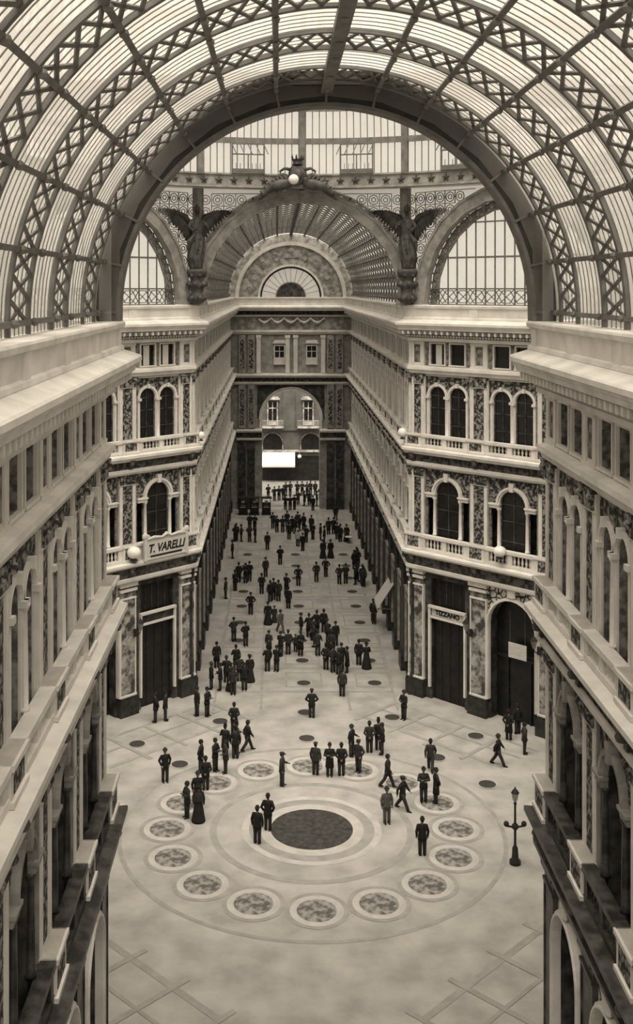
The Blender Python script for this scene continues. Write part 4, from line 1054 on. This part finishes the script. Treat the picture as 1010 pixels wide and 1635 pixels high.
def shoe_mesh(pose, s):
    J = joints(pose); a = J['ank', s]; b = MB()
    b.tube([a+Vector((0, .07, -.04)), a+Vector((0, 0, -.025)), a+Vector((0, -.08, -.04)), a+Vector((0, -.17, -.052)), a+Vector((0, -.2, -.058))], [.035, .046, .045, .04, .016], 8)
    return b.mesh('shoe', 'cloth_black', True)
def hat_mesh(kind, d):
    b = MB(); z = 1.70-d; c = (0, 0, 0)
    if kind == 'bowler': b.lathe([(.13, z-.005), (.135, z+.008), (.105, z+.012), (.105, z+.06), (.085, z+.11), (.03, z+.13)], 14, c, 0, .92, 1.1); return b.mesh('hat', 'cloth_black', True)
    if kind == 'top': b.lathe([(.13, z), (.135, z+.01), (.1, z+.014), (.098, z+.14), (.105, z+.165), (.02, z+.167)], 14, c, 0, .92, 1.1); return b.mesh('hat', 'cloth_black')
    if kind == 'straw': b.lathe([(.185, z), (.185, z+.012), (.105, z+.014), (.103, z+.09), (.02, z+.092)], 14, c, 0, .95, 1.08); return b.mesh('hat', 'straw')
    if kind == 'cap': b.lathe([(.105, z-.01), (.135, z+.04), (.12, z+.075), (.02, z+.09)], 12, c, 0, .95, 1.08); b.box(-.07, .07, -.2, -.08, z-.01, z+.005); return b.mesh('hat', 'cloth_dark', True)
    if kind == 'soft': b.lathe([(.15, z+.015), (.155, z+.022), (.11, z+.01), (.11, z+.07), (.08, z+.13), (.02, z+.12)], 14, c, 0, .95, 1.08); return b.mesh('hat', 'cloth_dark', True)
    b.lathe([(.16, z+.02), (.17, z+.03), (.1, z+.03), (.1, z+.08), (.02, z+.1)], 12, c); b.ball((.05, -.03, z+.1), .06, 8); b.ball((-.05, .02, z+.1), .05, 8)
    return b.mesh('hat', 'cloth_black', True)
def hair_mesh(d, bun):
    b = MB(); b.ball((0, .012, 1.655-d), .096, 12, 0, .95, 1.1, 1.15)
    if bun: b.ball((0, .1, 1.66-d), .055, 8)
    b.v = [v if v[1] > -.06 or v[2] > 1.70-d else (v[0], -.06, v[2]) for v in b.v]
    return b.mesh('hair', 'cloth_black', True)
def skirt_mesh(m):
    b = MB(); N = 18; prof = [(.37, .02), (.36, .1), (.31, .35), (.25, .7), (.18, .98), (.15, 1.06)]
    vs = []
    for r, z in prof:
        for i in range(N*2):
            a = PI*i/N; rr = r*(1+.05*(i % 2)*(1.05-z)); vs.append((rr*math.cos(a)*.92, rr*math.sin(a)*.92+.05*(1-z), z))
    n = 2*N; b.add(vs, [(j*n+i, j*n+(i+1) % n, (j+1)*n+(i+1) % n, (j+1)*n+i) for j in range(len(prof)-1) for i in range(n)] + [tuple(reversed(range(n)))])
    return b.mesh('skirt', m, True)
def shawl_mesh(m, d):
    b = MB(); b.lathe([(.3, 1.0), (.31, 1.04), (.27, 1.25), (.21, 1.4), (.09, 1.5)], 16, (0, 0, -d), 0, 1, .72); return b.mesh('shawl', m, True)
def apron_mesh(d):
    b = MB(); b.box(-.17, .17, -.185, -.165, .45-d, 1.02-d); b.box(-.12, .12, -.16, -.14, 1.02-d, 1.3-d); b.box(-.19, .19, -.17, .16, .98-d, 1.02-d); return b.mesh('apron', 'cloth_light')
PROTO = {}
def proto(pose, kind, m, hat):
    key = (pose, kind, m, hat)
    if key in PROTO: return PROTO[key]
    d = joints(pose)['drop']; parts = []
    woman = kind in ('woman', 'shawl')
    parts.append(('body', shared(('body', pose, woman), lambda: body_mesh(pose, woman))))
    parts.append(('hair', shared(('hair', round(d, 4), woman), lambda: hair_mesh(d, woman))))
    if woman:
        parts.append(('bodice', shared(('jk', pose, m, 0), lambda: jacket_mesh(pose, m)))); parts.append(('skirt', shared(('sk', m), lambda: skirt_mesh(m))))
        if kind == 'shawl': parts.append(('shawl', shared(('sh', m), lambda: shawl_mesh('cloth_dark', 0))))
        parts.append(('hat', shared(('hat', 'lady', 0), lambda: hat_mesh('lady', 0))))
    else:
        long = kind == 'coat'
        jm = 'cloth_light' if kind == 'shirt' else m
        parts.append(('overcoat' if long else 'jacket', shared(('jk', pose, jm, long), lambda: jacket_mesh(pose, jm, long))))
        tm = 'cloth_dark' if m == 'cloth_black' else m
        parts.append(('trousers', shared(('tr', pose, tm), lambda: trousers_mesh(pose, tm))))
        for s in (1, -1): parts.append(('shoe', shared(('shoe', pose, s), lambda: shoe_mesh(pose, s))))
        parts.append(('hat', shared(('hat', hat, round(d, 4)), lambda: hat_mesh(hat, d))))
        if kind == 'apron': parts.append(('apron', shared(('ap', round(d, 4)), lambda: apron_mesh(d))))
    PROTO[key] = parts; return parts
BLK, DRK, GRY = 'cloth_black', 'cloth_dark', 'cloth_grey'
CROWD = []
def person(*a, **k): CROWD.append((a, k))
def settle():
    """turn the noted figures into people, easing apart any that would stand in each other"""
    P = [list(ground(a[0], a[1])) for a, k in CROWD]; R = [.42 if a[3] in ('woman', 'shawl') else .36 for a, k in CROWD]
    for it in range(250):
        for i in range(len(P)):
            for j in range(i):
                dx, dy = P[i][0]-P[j][0], P[i][1]-P[j][1]; q = math.hypot(dx, dy); w = R[i]+R[j]
                if q < w:
                    if q < 1e-3: dx, dy, q = 1.0, 0.0, 1.0
                    s = (w-q)/2/q; P[i][0] += dx*s; P[i][1] += dy*s; P[j][0] -= dx*s; P[j][1] -= dy*s
        for i, p in enumerate(P):
            if p[1] > 83: p[0] = max(-6.85, min(6.85, p[0]))
    for (a, k), (gx, gy) in zip(CROWD, P): make_person(gx, gy, *a[2:], **k)
def make_person(gx, gy, pose, kind, m, hat, head, label, scale=1.14, group=None):
    root = empty('person', T(gx, gy, 0) @ Matrix.Rotation(math.radians(head), 4, 'Z') @ Matrix.Scale(scale, 4))
    tag(root, label, 'person', group)
    for nm, me in proto(pose, kind, m, hat): put(nm, me, root)
HATS = ['bowler', 'bowler', 'soft', 'bowler', 'cap', 'top']
STAND = ['stand', 'behind', 'pockets', 'folded', 'talk', 'stand', 'behind']
DESC = {'stand': 'man in dark suit', 'hips': 'man, hands on hips', 'behind': 'man, hands behind back', 'pockets': 'man, hands in pockets',
        'folded': 'man with folded arms', 'talk': 'man, forearm raised'}
rp = random.Random(11)
# single figures with a label of their own: x, y of the feet in the photograph, pose, dress, cloth, hat, heading, label
ONES = [
 (497.5, 1146, 'hips', 'man', BLK, 'cap', 180, 'man with hands on hips alone in mid floor before the far arm'),
 (644.5, 1149, 'folded', 'man', BLK, 'soft', -50, 'man with folded arms beside the right corner pier of the far arm'),
 (546, 1112, 'stand', 'man', DRK, 'bowler', 170, 'lone man standing just in front of the tight group of five'),
 (263.4, 1248.6, 'pockets', 'man', BLK, 'soft', 20, 'lone hatted man on the left, standing beside a dark floor disc'),
 (395.4, 1199, 'walk', 'man', BLK, 'bowler', 110, 'man in dark suit walking away right of the trio, coat tail flying'),
 (373.5, 1170, 'behind', 'man', BLK, 'bowler', 180, 'man in dark suit standing just behind the close pair near left disc'),
 (450, 1254.7, 'talk', 'man', DRK, 'cap', 80, 'slim man alone between two mosaic medallions in the crossing'),
 (427.4, 1326, 'pockets', 'man', BLK, 'bowler', 170, 'tall man standing at the left edge of the great dark mosaic disc'),
 (410.5, 1347, 'stand', 'man', BLK, 'bowler', 160, 'man left of and nearer than the man at the great dark disc'),
 (795, 1222, 'stride', 'man', BLK, 'soft', 70, 'man striding across the floor near the right wall'),
 (811.8, 1181.7, 'behind', 'coat', BLK, 'bowler', 150, 'man in long dark coat standing before the right archway'),
 (826, 1172, 'stand', 'man', BLK, 'bowler', 200, 'man half hidden at the right edge of the right archway'),
 (837, 1204, 'pockets', 'man', DRK, 'bowler', 90, 'man cut off by the near right wall, nearest that wall'),
 (687, 1230.6, 'walk', 'man', DRK, 'bowler', 170, 'man walking beside the dark floor disc right of the centre'),
 (618.5, 1257, 'walk', 'man', BLK, 'bowler', 75, 'man walking past a mosaic medallion, behind the long-striding man'),
 (642.5, 1293, 'stride', 'man', BLK, 'cap', 60, 'man taking a very long stride, right of the blurred grey man'),
 (617.3, 1314.5, 'stand', 'man', GRY, 'soft', 10, 'grey-clad man standing right of the great dark mosaic disc'),
 (673.8, 1366, 'stand', 'man', BLK, 'bowler', 180, 'dark-hatted man nearest the viewer, right of the great dark disc'),
 (561, 1208, 'talk', 'man', BLK, 'soft', 60, 'hatted man turned to the smaller boyish figure right of the three men'),
 (572, 1233, 'pockets', 'man', DRK, 'cap', -40, 'short figure standing on a mosaic medallion right of the three men'),
 (535.7, 830.5, 'walk', 'man', BLK, 'bowler', 0, 'lone man in front of the right pier of the far archway'),
 (426.6, 878, 'stand', 'man', BLK, 'bowler', 10, 'lone man in mid left of the far arm, below the row of five'),
 (447, 901.5, 'behind', 'man', BLK, 'bowler', 0, 'lone man between the left and middle floor discs, deep in the far arm'),
 (364.9, 891.5, 'stand', 'man', BLK, 'bowler', 90, 'man against the left arcade of the far arm, below the wall trio'),
 (375, 943, 'folded', 'man', BLK, 'bowler', 40, 'man left of and nearer than the close trio by the left arcade'),
 (357, 956, 'stand', 'man', DRK, 'bowler', 80, 'man close to the left arcade wall below the close trio'),
 (423.8, 921, 'stand', 'man', DRK, 'bowler', 20, 'lone man right of the close trio by the left arcade'),
 (417.5, 948.6, 'behind', 'man', BLK, 'soft', 180, 'lone man left of the middle trio in the far arm'),
 (476, 935, 'hips', 'man', BLK, 'bowler', 0, 'lone man in mid axis beside a floor disc with elbows out'),
 (504.8, 929, 'pockets', 'man', DRK, 'bowler', 10, 'lone man standing right of mid axis, left of the broad-elbowed man'),
 (519.8, 921, 'hips', 'man', BLK, 'soft', -20, 'broad-elbowed man standing apart right of mid axis in the far arm'),
 (400, 981, 'hips', 'man', BLK, 'bowler', 0, 'man with elbows out alone right of the left floor discs'),
 (447.5, 1010, 'walk', 'man', GRY, 'soft', 30, 'pale grey blurred walking figure in the middle of the far arm'),
 (329.7, 1143.6, 'folded', 'man', BLK, 'bowler', 60, 'right man of the pair beside the left corner pier of the far arm'),
 (315, 1143, 'stand', 'man', BLK, 'bowler', -60, 'left man of the pair beside the left corner pier of the far arm'),
 (262, 1151, 'stand', 'man', BLK, 'bowler', 90, 'right man of the two in shadow at the left shop door'),
 (250, 1153, 'behind', 'man', BLK, 'bowler', -80, 'left man of the two in shadow at the left shop door'),
 (607, 993, 'stand', 'man', BLK, 'bowler', 20, 'left man of the two below the white awning of the right arcade'),
 (613.5, 996, 'pockets', 'man', BLK, 'bowler', -20, 'right man of the two below the white awning of the right arcade'),
 (516.5, 891, 'stand', 'woman', BLK, 'lady', 160, 'left woman of the two in long dark skirts, deep in the far arm'),
 (526.3, 890.7, 'stand', 'woman', BLK, 'lady', 200, 'right woman of the two in long dark skirts, deep in the far arm'),
 (552.4, 864.6, 'stand', 'woman', BLK, 'lady', 180, 'woman in wide black dress beside the white tables'),
 (428.5, 997, 'stand', 'woman', BLK, 'lady', 0, 'woman in dark dress with a smaller girl at her side'),
 (584.7, 1067, 'folded', 'woman', BLK, 'lady', 190, 'woman in dark dress beside a man, near a right-row floor disc'),
 (572.5, 1062, 'stand', 'man', BLK, 'bowler', 170, 'man at the left of the dark-dressed woman near a right-row disc'),
 (315, 1310, 'stand', 'shawl', BLK, 'lady', 170, 'woman in long dark skirt nearest the left mosaic medallion'),
 (300.4, 1306, 'folded', 'man', DRK, 'bowler', -60, 'man at the left elbow of the long-skirted woman on the left medallion'),
 (315.5, 1288, 'talk', 'man', BLK, 'soft', 10, 'man standing directly behind the long-skirted woman on the left medallion'),
 (320.6, 1234, 'pockets', 'man', BLK, 'bowler', 80, 'man in dark suit facing the pair, left of the left mosaic medallion'),
 (328, 1262, 'behind', 'man', BLK, 'bowler', 180, 'man in dark suit standing on the left edge of the oval mosaic'),
 (346.6, 1232, 'folded', 'man', BLK, 'bowler', 60, 'left man of the close pair behind the left mosaic medallion'),
 (356.7, 1234, 'talk', 'man', DRK, 'bowler', -70, 'right man of the close pair behind the left mosaic medallion'),
]
for x, y, pose, kind, m, hat, hd, label in ONES: person(x, y, pose, kind, m, hat, hd, label)
person(436.8, 994.4, 'stand', 'woman', DRK, 'lady', 10, 'small girl in dark dress at the right of the dark-dressed woman', .84)
person(471.6, 1040.7, 'stand', 'man', DRK, 'cap', 0, 'boy in dark clothes between two men in mid floor', .82)
# clusters: phrase, then the feet of each member; labels count from the left
CL = [
 ('left of the far archway threshold', [(428,796),(438,799.6),(445,799),(452,798),(456,792),(463,791)]),
 ('in the small file before the far archway', [(455.6,814),(463.9,814.6),(469,813.9),(475.7,806)]),
 ('right of the far archway threshold', [(475.7,791),(480.8,791),(487.5,807),(490,791.7),(491.5,806.7),(495.5,790),(499.3,815.4),(503,790.5),(505.5,807.5),(511,799.6)]),
 ('in the loose row right of the stalls', [(435.3,844),(442,850),(450.7,850),(458,841.6),(461.2,861.4)]),
 ('in the dense knot mid far arm', [(466,850),(471,852),(475,843),(478.4,848),(484.5,846),(475.2,872.5),(483,879.6),(488.4,866)]),
 ('of the two right of the dense knot', [(496.9,849),(499.2,861.4)]),
 ('of the back pair below the stalls', [(399.4,846.3),(405.5,847)]),
 ('of the front pair below the stalls', [(398.4,865.3),(406.8,866)]),
 ('of the trio against the left arcade wall', [(371.5,864.5),(376.5,863.8),(381.5,864.5)]),
 ('of the two behind the skirted women', [(511.5,863),(517.5,868)]),
 ('of the two behind the wide-dressed woman', [(524.7,853.5),(531.8,852.7)]),
 ('of the two left of the wide-dressed woman', [(538,861.4),(543.6,865)]),
 ('of the close trio by the left arcade', [(384,930),(390.3,930),(396.6,928.6)]),
 ('of the middle trio in the far arm', [(431.8,960.3),(437,958),(443,959.5)]),
 ('of the two in line beside the middle trio', [(457,949),(460,971.4)]),
 ('of the close pair left of the crowded right arcade', [(542,933),(551,932)]),
 ('in the crowd at the right arcade', [(567.8,907.6),(571.2,933),(578,931),(583,905),(584.2,932),(589.5,933),(597,935),(590.5,906)]),
 ('of the two beside the left row discs', [(373,1024),(392,1031.5)]),
 ('in the big group by the left arcade', [(340.3,1101),(345.7,1066),(352,1102),(361.3,1090),(364.5,1102),(372,1109),(376.5,1071),(382,1088),(390,1102),(398.4,1088)]),
 ('of the pair right of the big left group', [(428.4,1072),(439.6,1072)]),
 ('of the back two behind the right-hand pair', [(429,1046),(447.8,1047.6)]),
 ('of the two men flanking the boy', [(459.8,1045),(479.5,1047)]),
 ('in the long straggling group mid floor', [(481.7,1016),(491.5,1017),(499,1023),(505.8,1012),(501.5,1033),(507,1047),(516.5,1010),(521.7,1026),(526,1036),(529.5,1046),(535.4,1031)]),
 ('of the tight group of five', [(523.5,1070.6),(530.3,1073),(537.5,1076),(544.8,1068),(553.7,1074)]),
 ('of the trio near the left disc', [(364.2,1208),(371,1209),(377,1205)]),
 ('of the three men by the central medallion', [(503.5,1237.5),(526,1239),(544.7,1239)]),
 ('of the trio right of the boyish figure', [(591.5,1201.5),(602.5,1199),(608.8,1204)]),
 ('of the pair on the right mosaic medallion', [(676.4,1280.5),(695,1282)]),
]
for phrase, pts in CL:
    pts = sorted(pts); n = len(pts)
    for i, (x, y) in enumerate(pts):
        pose = rp.choice(STAND); hat = rp.choice(HATS); m = rp.choice([BLK, BLK, DRK, BLK]); hd = rp.choice([0, 180, 20, 160, -30, 90, -90, 200])
        kind = rp.choice(['man', 'man', 'man', 'coat'])
        if (x, y) == (475.2, 872.5): kind, hat = 'shirt', 'straw'
        if (x, y) == (584.2, 932): kind, hat = 'shirt', 'straw'
        if (x, y) in ((398.4, 1088), (364.5, 1102)): kind, pose, m = 'woman', 'stand', BLK
        pos = {2: ['left one', 'right one']}.get(n) or ([o + ' from left' for o in ORD] if n > 3 else ['leftmost', 'middle one', 'rightmost'])
        ds = {'woman': 'woman in long dark skirt', 'shirt': 'man in white shirt', 'coat': 'man in long coat'}.get(kind, DESC[pose])
        person(x, y, pose, kind, m, hat, hd, '%s, %s %s' % (ds, pos[i], phrase))
settle()
